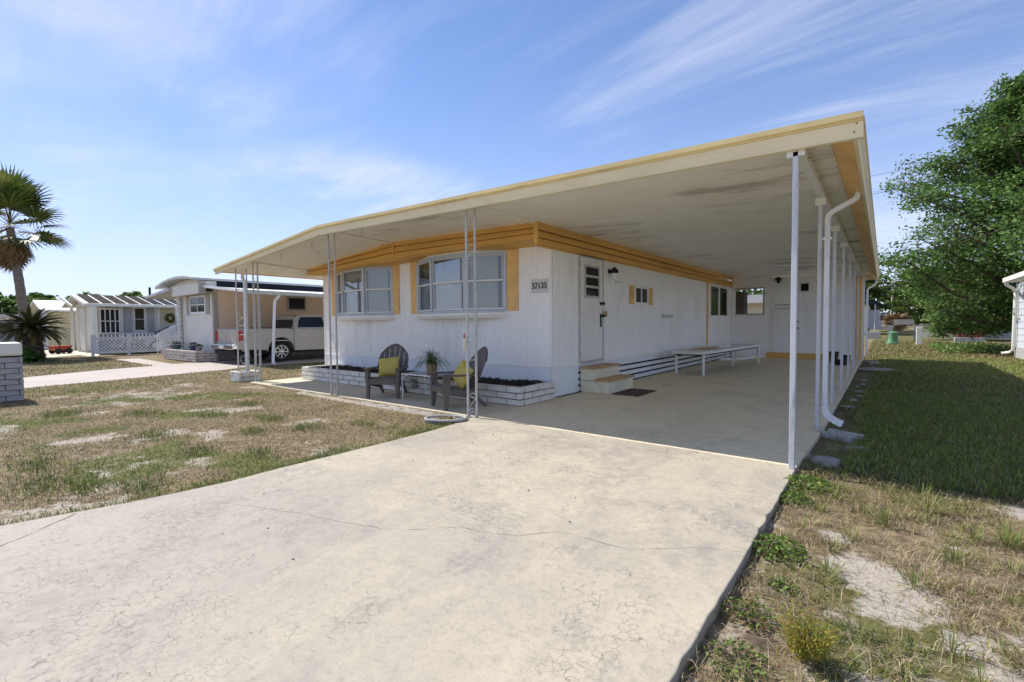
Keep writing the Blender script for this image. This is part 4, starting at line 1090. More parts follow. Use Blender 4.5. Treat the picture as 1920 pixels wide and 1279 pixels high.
# ---------------------------------------------------------------- side table and spider plant
tb = thing('side_table', 'small white metal side table with glass top between the porch chairs', 'table', (-6.58, 5.93, 0))
x0, x1, y0, y1, zt = -7.03, -6.12, 5.64, 6.20, .455
m = MB().tube([(x0,y0,zt),(x1,y0,zt),(x1,y1,zt),(x0,y1,zt),(x0,y0,zt)], .013, 8); m.build('top_frame', 'sash_white', tb, True)
box('top', 'table_glass', tb, x0+.01, x1-.01, y0+.01, y1-.01, zt+.004, zt+.012)
for x, y, sx, sy in ((x0,y0,1,1),(x1,y0,-1,1),(x1,y1,-1,-1),(x0,y1,1,-1)):
    m = MB().tube([(x,y,zt-.005),(x+sx*.012,y,.3),(x+sx*.02,y,.0)], .010, 8)
    m.tube([(x+sx*.012, y, .34), (x+sx*.04, y, .40), (x+sx*.10, y, .435), (x+sx*.18, y, zt-.012)], .007, 6); m.build('leg', 'sash_white', tb, True)
pp_ = thing('potted_spider_plant', 'spider plant in a woven tan pot on the glass side table', 'plant', (-6.52, 5.92, .469))
m = MB().lathe([(.07,0),(.085,.01),(.105,.15),(.112,.175),(.104,.185),(.095,.17),(.09,.165)], (-6.52,5.92,.469), 20); m.build('pot', 'terracotta', pp_, True)
MB().lathe([(.095,0),(.10,.012),(.095,.018)], (-6.52,5.92,.4685), 20).build('saucer', 'terracotta', pp_, True)
def strap_leaves(name, parent, root, n, lmin, lmax, wid, seed, droop=1.0, cols=((.06,.11,.03),(.10,.16,.045),(.20,.25,.10)), matn='frond', up=.9, rootr=.05, local0=None):
    g = np.random.default_rng(seed); V = []; F = []; C = []; ro = np.array(local0 if local0 is not None else (0,0,0))
    for i in range(n):
        az = g.uniform(0, 2*PI); el = g.uniform(.25, 1.0)*up*PI/2; L = g.uniform(lmin, lmax); col = np.array(cols[g.integers(0, len(cols))])*g.uniform(.8, 1.2)
        d = np.array([math.cos(az)*math.cos(el), math.sin(az)*math.cos(el), math.sin(el)]); p = np.array(root)+np.array([math.cos(az), math.sin(az), 0])*rootr*g.random()
        side = np.array([-math.sin(az), math.cos(az), 0.]); S = 7
        for s in range(S+1):
            w = wid*(1-.85*(s/S)**1.5)*(.5+.5*min(1, s/1.5)); b = len(V)
            V += [p-side*w/2-ro, p+side*w/2-ro]; C += [col, col]
            if s: F.append((b-2, b-1, b+1, b))
            p = p+d*L/S; d = d+np.array([0,0,-1.])*droop*1.6/S*(.4+s/S); d /= np.linalg.norm(d)
    return np_mesh(name, np.array(V), np.array(F), matn, parent, np.array(C))
strap_leaves('foliage', pp_, (-6.52,5.92,.63), 130, .30, .52, .018, 3, 2.2, local0=(-6.52,5.92,.469))
m = MB()
for a, b, c in ((-.12,-.27,.30), (-.05,-.30,.34), (-.2,-.26,.22)):
    m.tube([(-6.52,5.92,.64), (-6.52+a*.6,5.92+b*.7,.68), (-6.52+a,5.92+b,.58), (-6.52+a,5.92+b-.01,.58-c)], .0025, 5)
m.build('runner', 'pot_green', pp_, True)
for q, (a, b, c) in enumerate(((-.12,-.28,.30), (-.05,-.31,.24), (-.2,-.27,.34), (-.16,-.28,.2))):
    strap_leaves('plantlet', pp_, (-6.52+a,5.92+b,c), 34, .08, .17, .010, 20+q, 1.1, ((.14,.19,.08),(.20,.25,.13),(.10,.15,.05)), local0=(-6.52,5.92,.469))

# ---------------------------------------------------------------- long folding tables in the carport
def ftable(label, a, b, wid, z, brace):
    a = Vector((*a, 0)); b = Vector((*b, 0)); d = (b-a).normalized(); L = (b-a).length; q = Vector((-d.y, d.x, 0))
    M = Matrix(((d.x, q.x, 0, 0), (d.y, q.y, 0, 0), (0, 0, 1, 0), (0, 0, 0, 1)))
    t = thing('work_table', label, 'table', a, math.atan2(d.y, d.x), 'long white tables along the carport wall')
    m = MB().box(0, L, 0, wid, z-.075, z); m.build('top', 'table_white', t, local=True, bevel=.012)
    MB().box(.08, L-.08, .06, wid-.06, z-.11, z-.0755).build('under_frame', 'dark_gap', t, local=True)
    for x in (.16, L-.18):
        for y in (.05, wid-.06):
            MB().tube([(x, y, z-.08), (x, y, 0)], .034 if brace else .025, 10).build('leg', 'table_white', t, True, local=True)
    return t
ftable('long low white work table standing in front of the slatted skirting', (-3.58,12.35), (-3.22,17.6), .82, .615, True)
m = MB(); m.tube([(-3.72,15.2,.54)]+[(-3.72+.0*a, 15.55-.33*math.cos(a), .22+.30*math.sin(a)) for a in np.linspace(.3, PI, 12)]+[(-3.72,15.95,.0)], .028, 8)
tag(m.build('bent_pipe', 'table_white', None, True), 'white plastic pipe bent in an arch beneath the long work table', 'pipe')
tag(MB().box(-3.98,-3.72,15.1,15.6,.616,.68).build('foam_block', 'table_white', None, bevel=.01), 'white foam block lying on the long work table', 'block')
tag(MB().box(-4.2,-3.75,13.2,14.6,.616,.628).build('wood_offcut', 'tread', None, bevel=.003), 'thin brown board lying on the near end of the work table', 'board')
m = MB().tube([(-4.5,17.5,.05),(-4.0,18.4,.05),(-3.6,19.9,.05)], .05, 10); tag(m.build('drain_pipe', 'sash_white', None, True), 'white pipe lying on the floor under the work table', 'pipe')

# dark hose coil and pots by the rear corner of the carport
m = MB()
for k in range(5): m.tube([(-1.05+(.20-.01*k)*math.cos(a), 17.9+(.20-.01*k)*math.sin(a), .03+.03*k) for a in np.linspace(0, 2*PI, 20)], .018, 6)
tag(m.build('hose_coil', 'black', None, True), 'coil of black garden hose on the carport floor near the rear posts', 'hose')
for i, (x, y, h, lb) in enumerate(((-1.32,19.2,.34,'tall black plastic pot against the rear wall of the carport'), (-.95,18.9,.26,'short black plastic pot beside the rear carport posts'))):
    tag(MB().lathe([(h*.32,0),(h*.42,h),(h*.45,h),(h*.45,h*.93),(h*.36,h*.9)], (x, y, 0), 16).build('plant_pot', 'black', None, True), lb, 'pot', 'black pots in the carport')

# ---------------------------------------------------------------- splash block, stones, stone ring
o = MB().box(-.12,.12,-.19,.19,0,.085); o.v = [(x*(1.0 if z > .01 else 1.03), y, z-(.03 if (z > .05 and abs(x) < .08) else 0)) for x, y, z in o.v]
sb = MB().prism([(-.13,0),(.13,0),(.13,.09),(.08,.09),(.06,.055),(-.06,.055),(-.08,.09),(-.13,.09)], 'y', -.2, .2).build('splash_block', 'concrete_block', None, bevel=.008)
sb.location = (-.40, 6.98, -.075); sb.rotation_euler = (0, 0, R(62)); tag(sb, 'mottled concrete splash block under the white downspout shoe', 'block')
def rock(name, label, loc, sx, sy, sz, seed, matn='stone', group=None):
    g = random.Random(seed); m = MB(); prof = [(.05,0),(.9,.0),(1.0,.35),(.85,.8),(.5,1.0),(.05,1.02)]; n = 14; jit = [g.uniform(.8,1.15) for _ in range(n)]
    vs = []; fs = []
    for i, (r, z) in enumerate(prof):
        for k in range(n):
            a = 2*PI*k/n; q = r*jit[k]*(1+g.uniform(-.05,.05)); vs.append((q*math.cos(a)*sx, q*math.sin(a)*sy, z*sz*(1+g.uniform(-.06,.06))))
    for i in range(len(prof)-1):
        for k in range(n): fs.append((i*n+k, i*n+(k+1) % n, (i+1)*n+(k+1) % n, (i+1)*n+k))
    fs.append(tuple((len(prof)-1)*n+k for k in range(n)))
    o = m.add(vs, fs).build(name, matn, None, True); o.location = loc
    return tag(o, label, 'stone', group)
rock('edge_stone', 'pale rounded stone in the dirt near the corner post foot', (-.42,5.55,-.07), .13, .10, .10, 1)
rock('edge_stone', 'flat grey stone beside the concrete splash block', (-.2,6.45,-.07), .12, .07, .05, 12)
rock('paving_stone', 'larger flat pale slab stone beside the rear carport posts', (-.18,17.0,-.05), .42, .55, .07, 2)
rock('paving_stone', 'small white stone by the rear corner of the carport floor', (-.3,19.5,-.05), .22, .28, .1, 3)
for i in range(9):
    rock('rubble_stone', 'grey rubble stone in the dirt strip along the carport floor edge', (-.48+.14*rng.random(), 9.6+i*.72+.3*rng.random(), -.075), rng.uniform(.04,.10), rng.uniform(.06,.16), rng.uniform(.02,.045), 40+i, group='rubble along the floor edge')
for i, (x, y) in enumerate(((-6.75,5.0),(-6.35,4.97),(-6.0,5.0),(-5.6,4.98),(-7.2,5.01))):
    rock('flat_stone', 'flat pale stone bedded in the sand along the porch floor edge', (x, y, -.045), rng.uniform(.16,.22), rng.uniform(.07,.1), .04, 60+i, group='flat stones along the porch')
ring = thing('stone_ring', 'low oval concrete ring with dry leaves at the foot of the porch post', 'planter', (-4.9, 4.70, -.03))
a_ = R(35); m = MB(); pts = []
for i in range(41):
    t_ = 2*PI*i/40; x = .29*math.cos(t_); y = .185*math.sin(t_); pts.append((-4.90+x*math.cos(a_)-y*math.sin(a_), 4.70+x*math.sin(a_)+y*math.cos(a_), .025))
m.tube(pts, .022, 8); m.build('rim', 'concrete_block', ring, True)
MB().prism([(p[0], p[1]) for p in pts[:-1]], 'z', -.03, .012).build('bed', 'stone', ring)
g = np.random.default_rng(8); n = 120
c = np.stack([g.normal(-4.9,.10,n), g.normal(4.70,.07,n), np.full(n, .02)+g.random(n)*.02], -1)
u_ = g.normal(size=(n,3)); u_[:,2] *= .35; u_ /= np.linalg.norm(u_,axis=1)[:,None]; v_ = np.cross(u_, np.array([0,0,1.])); v_ /= np.linalg.norm(v_,axis=1)[:,None]
l = g.uniform(.015,.04,n)[:,None]; V = np.stack([c-u_*l, c-v_*l*.45, c+u_*l, c+v_*l*.45],1).reshape(-1,3)-np.array([-4.9,4.70,-.03])
F = np.arange(4*n).reshape(n,4); cc = np.array([(.20,.09,.04),(.28,.15,.06),(.13,.15,.04),(.42,.35,.27)])[g.integers(0,4,n)]
kind(np_mesh('dry_leaves', V, F, 'litter', ring, np.repeat(cc,4,0)), 'stuff')
# white box planter at the porch's far left post
bp = thing('box_planter', 'white painted block planter around the far left porch post', 'planter', (-12.85, 5.3, -.05))
X0, X1, Y0, Y1 = -13.12, -12.55, 5.05, 5.55
brick_wall(bp, (X0, Y0+.04), (X1, Y0+.04), -.04, 2, .30, .13, .08, .010, 'brick_white', 14)
brick_wall(bp, (X1-.04, Y0+.09), (X1-.04, Y1), -.04, 2, .30, .13, .08, .010, 'brick_white', 15)
brick_wall(bp, (X1-.09, Y1-.04), (X0, Y1-.04), -.04, 2, .30, .13, .08, .010, 'brick_white', 16)
brick_wall(bp, (X0+.04, Y1-.09), (X0+.04, Y0+.09), -.04, 2, .30, .13, .08, .010, 'brick_white', 17)
MB().box(X0+.07, X1-.07, Y0+.07, Y1-.07, -.03, .17).build('soil', 'mulch', bp)

# ---------------------------------------------------------------- weeds
def leafy(name, label, loc, r, h, n, ls, seed, cols, group=None, stems=True, cat='weed'):
    g = np.random.default_rng(seed); t = thing(name, label, cat, loc, 0, group)
    a = g.uniform(0, 2*PI, n); rr_ = r*np.sqrt(g.random(n)); c = np.stack([rr_*np.cos(a), rr_*np.sin(a), h*(.15+.85*g.random(n))*(1-.6*(rr_/r)**2)], -1)
    u = g.normal(size=(n,3)); u[:,2] = np.abs(u[:,2])*.4; u /= np.linalg.norm(u,axis=1)[:,None]; v = np.cross(u, g.normal(size=(n,3))); v /= np.linalg.norm(v,axis=1)[:,None]
    l = (ls*g.uniform(.6,1.3,n))[:,None]; V = np.stack([c-u*l*.5, c-v*l*.33, c+u*l*.5, c+v*l*.33],1).reshape(-1,3)
    col = np.array(cols)[g.integers(0,len(cols),n)]*g.uniform(.75,1.25,(n,1))
    np_mesh('leaves', V, np.arange(4*n).reshape(n,4), 'leaf', t, np.repeat(col,4,0))
    if stems:
        m = MB()
        for i in range(min(60, n//6)): m.tube([(c[i,0]*.15,c[i,1]*.15,0),(c[i,0]*.6,c[i,1]*.6,c[i,2]*.7),tuple(c[i])], .0018, 4, False)
        m.build('stems', 'bark', t, local=True)
    return t
WG = [(.15,.25,.045),(.21,.31,.06),(.11,.18,.035)]
leafy('broadleaf_weed', 'spreading green weed patch at the foot of the corner post', (-.50,4.72,-.05), .22, .085, 520, .035, 1, WG, 'weeds along the driveway edge')
leafy('broadleaf_weed', 'trailing green weed hanging over the driveway edge below the corner post', (-.56,4.28,-.05), .15, .07, 300, .032, 2, WG, 'weeds along the driveway edge')
leafy('broadleaf_weed', 'round-leaved bright green weed lapping onto the driveway', (-.50,3.28,-.05), .17, .07, 420, .028, 3, WG, 'weeds along the driveway edge')
leafy('broadleaf_weed', 'small green weed rosette on bare sand right of the driveway', (-.40,2.86,-.06), .075, .05, 150, .02, 4, WG, 'weeds along the driveway edge')
leafy('broadleaf_weed', 'reddish green weed at the driveway edge above the dark soil patch', (-.50,2.46,-.05), .12, .06, 260, .02, 5, WG+[(.22,.12,.04)], 'weeds along the driveway edge')
leafy('broadleaf_weed', 'low green weed at the driveway edge nearest the camera', (-.46,2.10,-.05), .13, .05, 260, .018, 6, WG, 'weeds along the driveway edge')
leafy('broadleaf_weed', 'dark green weed cluster in the sand at the lower right', (.35,2.35,-.06), .16, .04, 260, .018, 7, WG, 'weeds along the driveway edge')
# feathery yellow bush
yb = thing('yellow_bush', 'small feathery yellow green bush on the sand by the driveway', 'shrub', (-.235, 2.28, -.06))
g = np.random.default_rng(5); V = []; F = []; C = []
for i in range(430):
    az = g.uniform(0,2*PI); sp = math.sqrt(g.random())*.115; b = np.array([math.cos(az)*sp*.35, math.sin(az)*sp*.35, 0]); L = g.uniform(.10,.20)
    d = np.array([math.cos(az)*sp*3.6, math.sin(az)*sp*3.6, 1.]); d /= np.linalg.norm(d)
    for s in range(6):
        p0 = b+d*L*(.3+.14*s)+g.normal(0,.006,3); u = g.normal(size=3)*.6+d; u /= np.linalg.norm(u); v = np.cross(u, g.normal(size=3)); v /= np.linalg.norm(v); l = g.uniform(.012,.026)
        k = len(V); V += [p0, p0+u*l*.5+v*l*.12, p0+u*l, p0+u*l*.5-v*l*.12]; F.append((k,k+1,k+2,k+3))
        c = np.array([(.44,.37,.05),(.32,.34,.06),(.48,.33,.06),(.22,.29,.05)])[g.integers(0,4)]*g.uniform(.8,1.2); C += [c]*4
np_mesh('sprigs', np.array(V), np.array(F), 'leaf', yb, np.array(C))
m = MB()
for i in range(26):
    a = i*2.4; m.tube([(0,0,0), (.03*math.cos(a), .03*math.sin(a), .06), (.08*math.cos(a)*rng.random(), .08*math.sin(a)*rng.random(), .14)], .0022, 4, False)
m.build('stems', 'bark', yb, local=True)
# coarse grass clumps on the verge
GC = ((.13,.20,.035),(.19,.26,.055),(.25,.28,.08),(.33,.28,.12))
EXTRA = ()
_g = np.random.default_rng(44)
while len(EXTRA) < 170:
    _x, _y = _g.uniform(-.5, 3.0), _g.uniform(1.7, 5.3)
    _s = cover(np.array([_x]), np.array([_y]))[0][0]
    if _g.random() < 1-.8*_s and fbm(np.array([_x]), np.array([_y]), .5, 93)[0] > .44: EXTRA += ((_x, _y, int(_g.uniform(14, 42)), _g.uniform(.05, .125)),)
CLV, CLF, CLC, _k = [], [], [], 0
for i, (x, y, n, h) in enumerate(((.02,4.15,60,.17),(.28,4.6,70,.18),(-.15,3.75,40,.14),(.62,4.2,60,.17),(.95,3.55,60,.16),(.15,3.3,50,.14),(.75,3.05,50,.13),(1.1,2.9,70,.16),(.5,2.8,40,.12),(.35,3.75,50,.15),(1.25,4.3,60,.17),(-.3,4.5,40,.15),(1.35,2.55,60,.14),(-.25,3.05,30,.11))+EXTRA):
    tg = strap_leaves('blades', None, (x, y, float(gz(np.array(x), np.array(y)))), n, h*.6, h*1.25, .0055, 100+i, .8, GC, 'grass', .95, .06)
    me_ = tg.data; a_ = np.empty(len(me_.vertices)*3, np.float32); me_.vertices.foreach_get('co', a_); f_ = np.empty(len(me_.loops), np.int32); me_.loops.foreach_get('vertex_index', f_)
    c_ = np.empty(len(me_.vertices)*4, np.float32); me_.color_attributes['tint'].data.foreach_get('color', c_)
    CLV.append(a_.reshape(-1, 3)); CLF.append(f_.reshape(-1, 4)+_k); CLC.append(c_.reshape(-1, 4)[:, :3]); _k += len(me_.vertices); bpy.data.objects.remove(tg); bpy.data.meshes.remove(me_)
kind(tag(np_mesh('verge_clumps', np.concatenate(CLV), np.concatenate(CLF), 'grass', None, np.concatenate(CLC)), 'coarse green grass clumps standing on the sunlit sandy verge', 'grass'), 'stuff')
# ---------------------------------------------------------------- brick pillar at the far left
pil = thing('brick_pillar', 'grey washed brick pillar with rounded white cap at the lawn edge', 'pillar', (-13.35, 1.08, -.04))
PX0, PX1, PY0, PY1 = -13.7, -13.0, .74, 1.36
brick_wall(pil, (PX1-.05, PY0), (PX1-.05, PY1), -.03, 8, .37, .105, .10, .012, 'brick_grey', 21)
brick_wall(pil, (PX0, PY0+.05), (PX1-.10, PY0+.05), -.03, 8, .37, .105, .10, .012, 'brick_grey', 22)
brick_wall(pil, (PX1-.10, PY1-.05), (PX0, PY1-.05), -.03, 8, .37, .105, .10, .012, 'brick_grey', 23)
MB().box(PX0+.02, PX1-.02, PY0+.02, PY1-.02, -.03, .81).build('mortar', 'mortar', pil)
MB().box(PX0+.0, PX1+.0, PY0+.0, PY1+.0, .83, 1.085).build('cap', 'house_white', pil, bevel=.045)
MB().box(PX0+.05, PX1-.05, PY0+.05, PY1-.05, .805, .835).build('cap_bed', 'dark_gap', pil)

def lap_wall(parent, a, b, z0, z1, lap, matn, th=.02):
    """horizontal lap boards, each a child"""
    a = Vector((*a, 0)); b = Vector((*b, 0)); d = (b-a).normalized(); nr = Vector((d.y, -d.x, 0)); z = z0
    while z < z1-.01:
        e = min(z1, z+lap); vs = []
        for p in (a, b):
            vs += [p+nr*th+Vector((0,0,z)), p+nr*(th*.2)+Vector((0,0,e)), p-nr*.02+Vector((0,0,e)), p-nr*.02+Vector((0,0,z))]
        MB().add(vs, [(0,4,5,1),(1,5,6,2),(2,6,7,3),(3,7,4,0),(0,1,2,3),(7,6,5,4)]).build('siding_board', matn, parent)
        z = e
def window(parent, plane, c, u0, u1, z0, z1, frame, pane='window_dark', cols=1, rows=1, fw=.06, sgn=1):
    """flat window on plane x=c or y=c; sgn is the outward side"""
    def B(a0, a1, d0, d1, b0, b1):
        lo, hi = sorted((c+sgn*d0, c+sgn*d1))
        return (lo, hi, a0, a1, b0, b1) if plane == 'x' else (a0, a1, lo, hi, b0, b1)
    m = MB()
    m.box(*B(u0, u0+fw, .0, .05, z0, z1)).box(*B(u1-fw, u1, .0, .05, z0, z1)).box(*B(u0+fw, u1-fw, .0, .05, z0, z0+fw)).box(*B(u0+fw, u1-fw, .0, .05, z1-fw, z1))
    iw = u1-u0-2*fw; ih = z1-z0-2*fw; t = fw*.45
    for i in range(1, cols): x = u0+fw+iw*i/cols; m.box(*B(x-t/2, x+t/2, .0, .045, z0+fw, z1-fw))
    for j in range(1, rows): z = z0+fw+ih*j/rows; m.box(*B(u0+fw, u1-fw, .0, .042, z-t/2, z+t/2))
    w = m.build('window', frame, parent)
    for i in range(cols):
        for j in range(rows):
            MB().box(*B(u0+fw+iw*i/cols+t/2, u0+fw+iw*(i+1)/cols-t/2, .022, .028, z0+fw+ih*j/rows+t/2, z0+fw+ih*(j+1)/rows-t/2)).build('pane', pane, w)
    return w

# ---------------------------------------------------------------- tan mobile home next door
h2 = thing('tan_mobile_home', 'tan and off white lap sided mobile home beside the pickup truck', 'house', (-22.5, 7.5, 0))
FX0, FX1, FY, BYY = -24.3, -20.78, 7.5, 19.0
lap_wall(h2, (FX0, FY), (FX1-.10, FY), .36, 2.75, .185, 'house_offwhite')
lap_wall(h2, (FX1, FY+.12), (FX1, BYY), .36, 2.9, .20, 'house_tan')
MB().box(FX1-.12, FX1+.035, FY-.035, FY+.12, .3, 2.75).build('corner_trim', 'house_greytrim', h2)
MB().box(FX0-.03, FX0+.11, FY-.035, FY+.06, .3, 2.75).build('corner_trim', 'house_greytrim', h2)
MB().box(FX0+.03, FX1-.03, FY+.03, BYY, 0, 2.98).build('inner_shell', 'house_offwhite', h2)
m = MB()
for i in range(60): m.box(FX1-.015, FX1+.004, FY+.12+i*.19, FY+.12+i*.19+.165, 0, .355)
kind(m.build('skirting', 'skirt_grey', h2), 'stuff')
window(h2, 'y', FY-.02, -23.2, -21.5, 1.87, 2.63, 'sash_white', cols=2, rows=2, fw=.085, sgn=-1)
for a, b in ((-23.62,-23.24), (-21.46,-21.16)): MB().box(a, b, FY-.05, FY-.021, 1.84, 2.66).build('shutter', 'house_greytrim', h2)
window(h2, 'x', FX1+.02, 10.4, 11.25, 2.03, 2.66, 'house_greytrim', fw=.06)
# rounded roof with deep front eaves
rp = [(-25.25,3.10),(-24.4,3.26),(-23.4,3.36),(-22.5,3.385),(-21.6,3.34),(-20.75,3.24),(-20.72,3.15),(-21.6,3.25),(-22.5,3.29),(-23.4,3.27),(-24.4,3.17),(-25.2,3.0)]
MB().prism(rp, 'y', 6.78, BYY+.3).build('roof', 'roof_light', h2)
MB().prism([(-25.1,3.0),(-24.4,3.15),(-23.4,3.25),(-22.5,3.28),(-21.6,3.23),(-20.8,3.13),(-20.8,2.90),(-25.1,2.90)], 'y', 7.2, BYY).build('gable', 'house_offwhite', h2)
for k in range(3):
    z0 = 2.655+k*.135
    MB().add([(-23.86,7.0,z0-.03),(-20.80,7.0,z0),(-20.80,7.014,z0+.135),(-23.86,7.014,z0+.105),(-23.86,7.22,z0-.03),(-20.80,7.22,z0),(-20.80,7.22,z0+.135),(-23.86,7.22,z0+.105)],
             [(0,1,2,3),(7,6,5,4),(0,4,5,1),(3,2,6,7),(1,5,6,2),(0,3,7,4)]).build('fascia_board', 'house_offwhite', h2)
MB().box(-20.83,-20.68,6.98,7.2,2.62,3.1).build('fascia_end', 'house_greytrim', h2)
MB().box(-23.9,-20.8,7.2,7.5,2.66,2.72).build('soffit', 'house_greytrim', h2)
MB().add([(-26.9,6.85,2.66),(-23.8,6.85,2.86),(-23.8,6.85,2.98),(-26.9,6.85,2.76),(-26.9,12,2.66),(-23.8,12,2.86),(-23.8,12,2.98),(-26.9,12,2.76)], [(0,1,2,3),(7,6,5,4),(0,4,5,1),(3,2,6,7),(1,5,6,2),(0,3,7,4)]).build('porch_roof', 'roof_light', h2)
MB().box(FX1-.02, FX1+.03, FY+.12, BYY, 2.905, 3.16).build('upper_side', 'roof_dark', h2)
for k, (y0, y1) in enumerate(((7.2,7.22),)):
    pass
MB().add([(-20.84,7.15,2.93),(-17.2,7.15,2.575),(-17.2,17,2.50),(-20.84,17,2.93),(-20.84,7.15,2.865),(-17.2,7.15,2.51),(-17.2,17,2.435),(-20.84,17,2.865)], [(0,1,2,3),(7,6,5,4),(4,5,1,0),(1,5,6,2),(2,6,7,3),(3,7,4,0)]).build('awning_roof', 'house_offwhite', h2)
MB().bar((-17.14,7.13,2.535),(-17.14,17,2.46),.10,.13).build('gutter', 'gutter_green', h2)
MB().bar((-20.84,7.12,2.92),(-17.2,7.12,2.565),.05,.085).build('awning_edge', 'sash_white', h2)
m = MB().tube([(-17.15,8.3,2.5),(-17.15,8.3,2.42),(-17.3,8.25,2.30),(-17.34,8.23,2.2),(-17.30,8.1,.05),(-17.1,8.05,.0)], .05, 8); m.build('downspout', 'sash_white', h2, True)
for y in (7.5, 10.9, 14.0):
    m = MB().tube([(-17.26,y,0),(-17.26,y,2.5)], .022, 6).tube([(-17.26,y+.16,0),(-17.26,y+.16,2.5)], .022, 6)
    for k in range(5): m.tube([(-17.26,y,.3+k*.45),(-17.26,y+.16,.45+k*.45)], .008, 5)
    m.build('post', 'post_grey', h2, True)
m = MB().tube([(-19.5,12,3.3),(-19.5,12,3.3)], .01, 4)
MB().lathe([(.07,3.2),(.07,3.62),(.11,3.62),(.11,3.72)], (-21.6,13.0,0), 12).build('roof_vent', 'roof_light', h2, True)
# lacy porch column
m = MB()
for k in range(12): m.lathe([(.03,.0),(.07,.05),(.085,.10),(.06,.16),(.03,.19)], (-24.05,7.3,.42+k*.19), 8)
m.build('porch_column', 'house_white', h2, True)
pl2 = thing('stone_planter', 'pinkish stone block planter in front of the tan mobile home', 'planter', (-22.4, 7.1, 0))
brick_wall(pl2, (-24.35, 6.80), (-20.62, 6.80), 0, 4, .42, .105, .12, .014, 'brick_pink', 31)
brick_wall(pl2, (-20.68, 6.87), (-20.52, 7.45), 0, 4, .42, .105, .12, .014, 'brick_pink', 32)
MB().box(-24.33, -20.66, 6.77, 6.85, 0, .40).box(-24.3, -20.70, 6.87, 7.44, .05, .36).build('mortar', 'mortar', pl2)
for lb, x, y, r, h, mt in (('dark blue pot on the pink stone planter', -21.75, 7.05, .15, .22, 'pot_blue'), ('dark green trough on the left end of the pink stone planter', -23.75, 7.05, .2, .2, 'pot_green'), ('small grey pot right of the dark blue pot on the stone planter', -21.3, 7.1, .12, .16, 'stone')):
    pt = thing('flower_pot', lb, 'pot', (x, y, .38)); MB().lathe([(r*.75,0),(r,h),(r*1.05,h),(r*1.05,h*.9),(r*.85,h*.88)], (x,y,.38), 14).build('bowl', mt, pt, True)
    g = np.random.default_rng(int(-x*10)); n = 50; c = g.normal(0,r*.5,(n,3)); c[:,2] = h+.04+np.abs(c[:,2])*.5
    u = g.normal(size=(n,3)); u /= np.linalg.norm(u,axis=1)[:,None]; v = np.cross(u,g.normal(size=(n,3))); v /= np.linalg.norm(v,axis=1)[:,None]; l = .05
    np_mesh('foliage', np.stack([c-u*l,c-v*l*.5,c+u*l,c+v*l*.5],1).reshape(-1,3), np.arange(4*n).reshape(n,4), 'leaf', pt, np.repeat(np.array([(.09,.10,.05),(.2,.16,.12)])[g.integers(0,2,n)],4,0))
rl = thing('porch_railing', 'white sloping stair railing beside the tan mobile home porch', 'railing', (-25.2, 7.2, 0))
a, b = Vector((-25.75,6.95,0)), Vector((-24.55,7.32,0))
m = MB().bar(a+Vector((0,0,1.02)), b+Vector((0,0,1.42)), .05, .05).bar(a+Vector((0,0,.30)), b+Vector((0,0,.70)), .04, .04); m.build('rail', 'fence_white', rl)
for i in range(9):
    p = a+(b-a)*(i/8); MB().box(p.x-.018, p.x+.018, p.y-.018, p.y+.018, (.0 if i in (0,) else .30+.4*i/8), 1.0+.4*i/8).build('baluster', 'fence_white', rl)

# ---------------------------------------------------------------- pickup truck
def wheel(parent, c, r, w, side, spokes=8):
    """axis along x; side = +1 when the outer face looks to +x"""
    t = MB().lathe([(r*.62,-w/2),(r*.92,-w/2),(r,-w*.32),(r,w*.32),(r*.92,w/2),(r*.62,w/2)], c, 28, 'x').build('wheel', 'tyre', parent, True)
    f = c[0]+side*w*.5; m = MB()
    m.lathe([(r*.64,0),(r*.66,side*.006),(r*.58,side*.012),(r*.56,-side*.03)], (f,c[1],c[2]), 28, 'x')
    for k in range(spokes):
        a = 2*PI*k/spokes; d = Vector((0, math.cos(a), math.sin(a)))
        m.bar(Vector((f-side*.005,c[1],c[2]))+d*r*.10, Vector((f-side*.002,c[1],c[2]))+d*r*.60, .035, .02, up=(1,0,0))
    m.lathe([(r*.17,-side*.02),(r*.17,side*.012),(r*.10,side*.02)], (f,c[1],c[2]), 16, 'x')
    m.build('rim', 'rim_silver', t, True)
    MB().lathe([(r*.57,0),(r*.57,-side*.01)], (f-side*.035,c[1],c[2]), 24, 'x').build('brake_disc', 'dark_gap', t)
tk = thing('pickup_truck', 'champagne pickup truck parked under the tan home awning', 'truck', (-19.0, 9.8, 0))
TX0, TX1 = -19.97, -18.03; T0 = 7.25; wz, wr = .375, .385; WY = (8.78, 12.2)
def arch(cy, r, n=12): return [(cy-r*math.cos(PI*i/n), .42+r*math.sin(PI*i/n)*1.0) for i in range(n+1)]
prof = [(T0+.02,.52)]+[(WY[0]-.52,.46)]+arch(WY[0],.50)[0:]+[(9.3+.02,.40),(11.5,.38)]+arch(WY[1],.50)+[(12.95,.45),(13.02,.75),(12.95,1.02),(12.3,1.14),(11.2,1.2),(9.26,1.235),(T0+.02,1.25)]
body = MB().prism(prof, 'x', TX0, TX1).build('body', 'truck_paint', tk, bevel=.025)
MB().prism([(T0+.06,.80),(9.15,.78),(9.15,.815),(T0+.06,.835)], 'x', TX1-.001, TX1+.012).build('side_crease', 'truck_paint', body)
MB().box(TX1-.006, TX1+.004, 9.262, 9.282, .45, 1.225).build('cab_gap', 'dark_gap', tk)
MB().box(TX0+.02, TX1-.02, T0+.1, 9.1, 1.245, 1.262).build('bed_rim', 'truck_paint', tk)
MB().box(TX0+.1, TX1-.05, 8.45, 9.2, 1.25, 1.30).build('tool_box', 'black', tk, bevel=.01)
cabp = [(9.30,1.235),(9.40,1.60),(9.52,1.735),(9.75,1.775),(10.7,1.77),(10.95,1.72),(11.75,1.20)]
m = MB(); n = len(cabp); vs = []
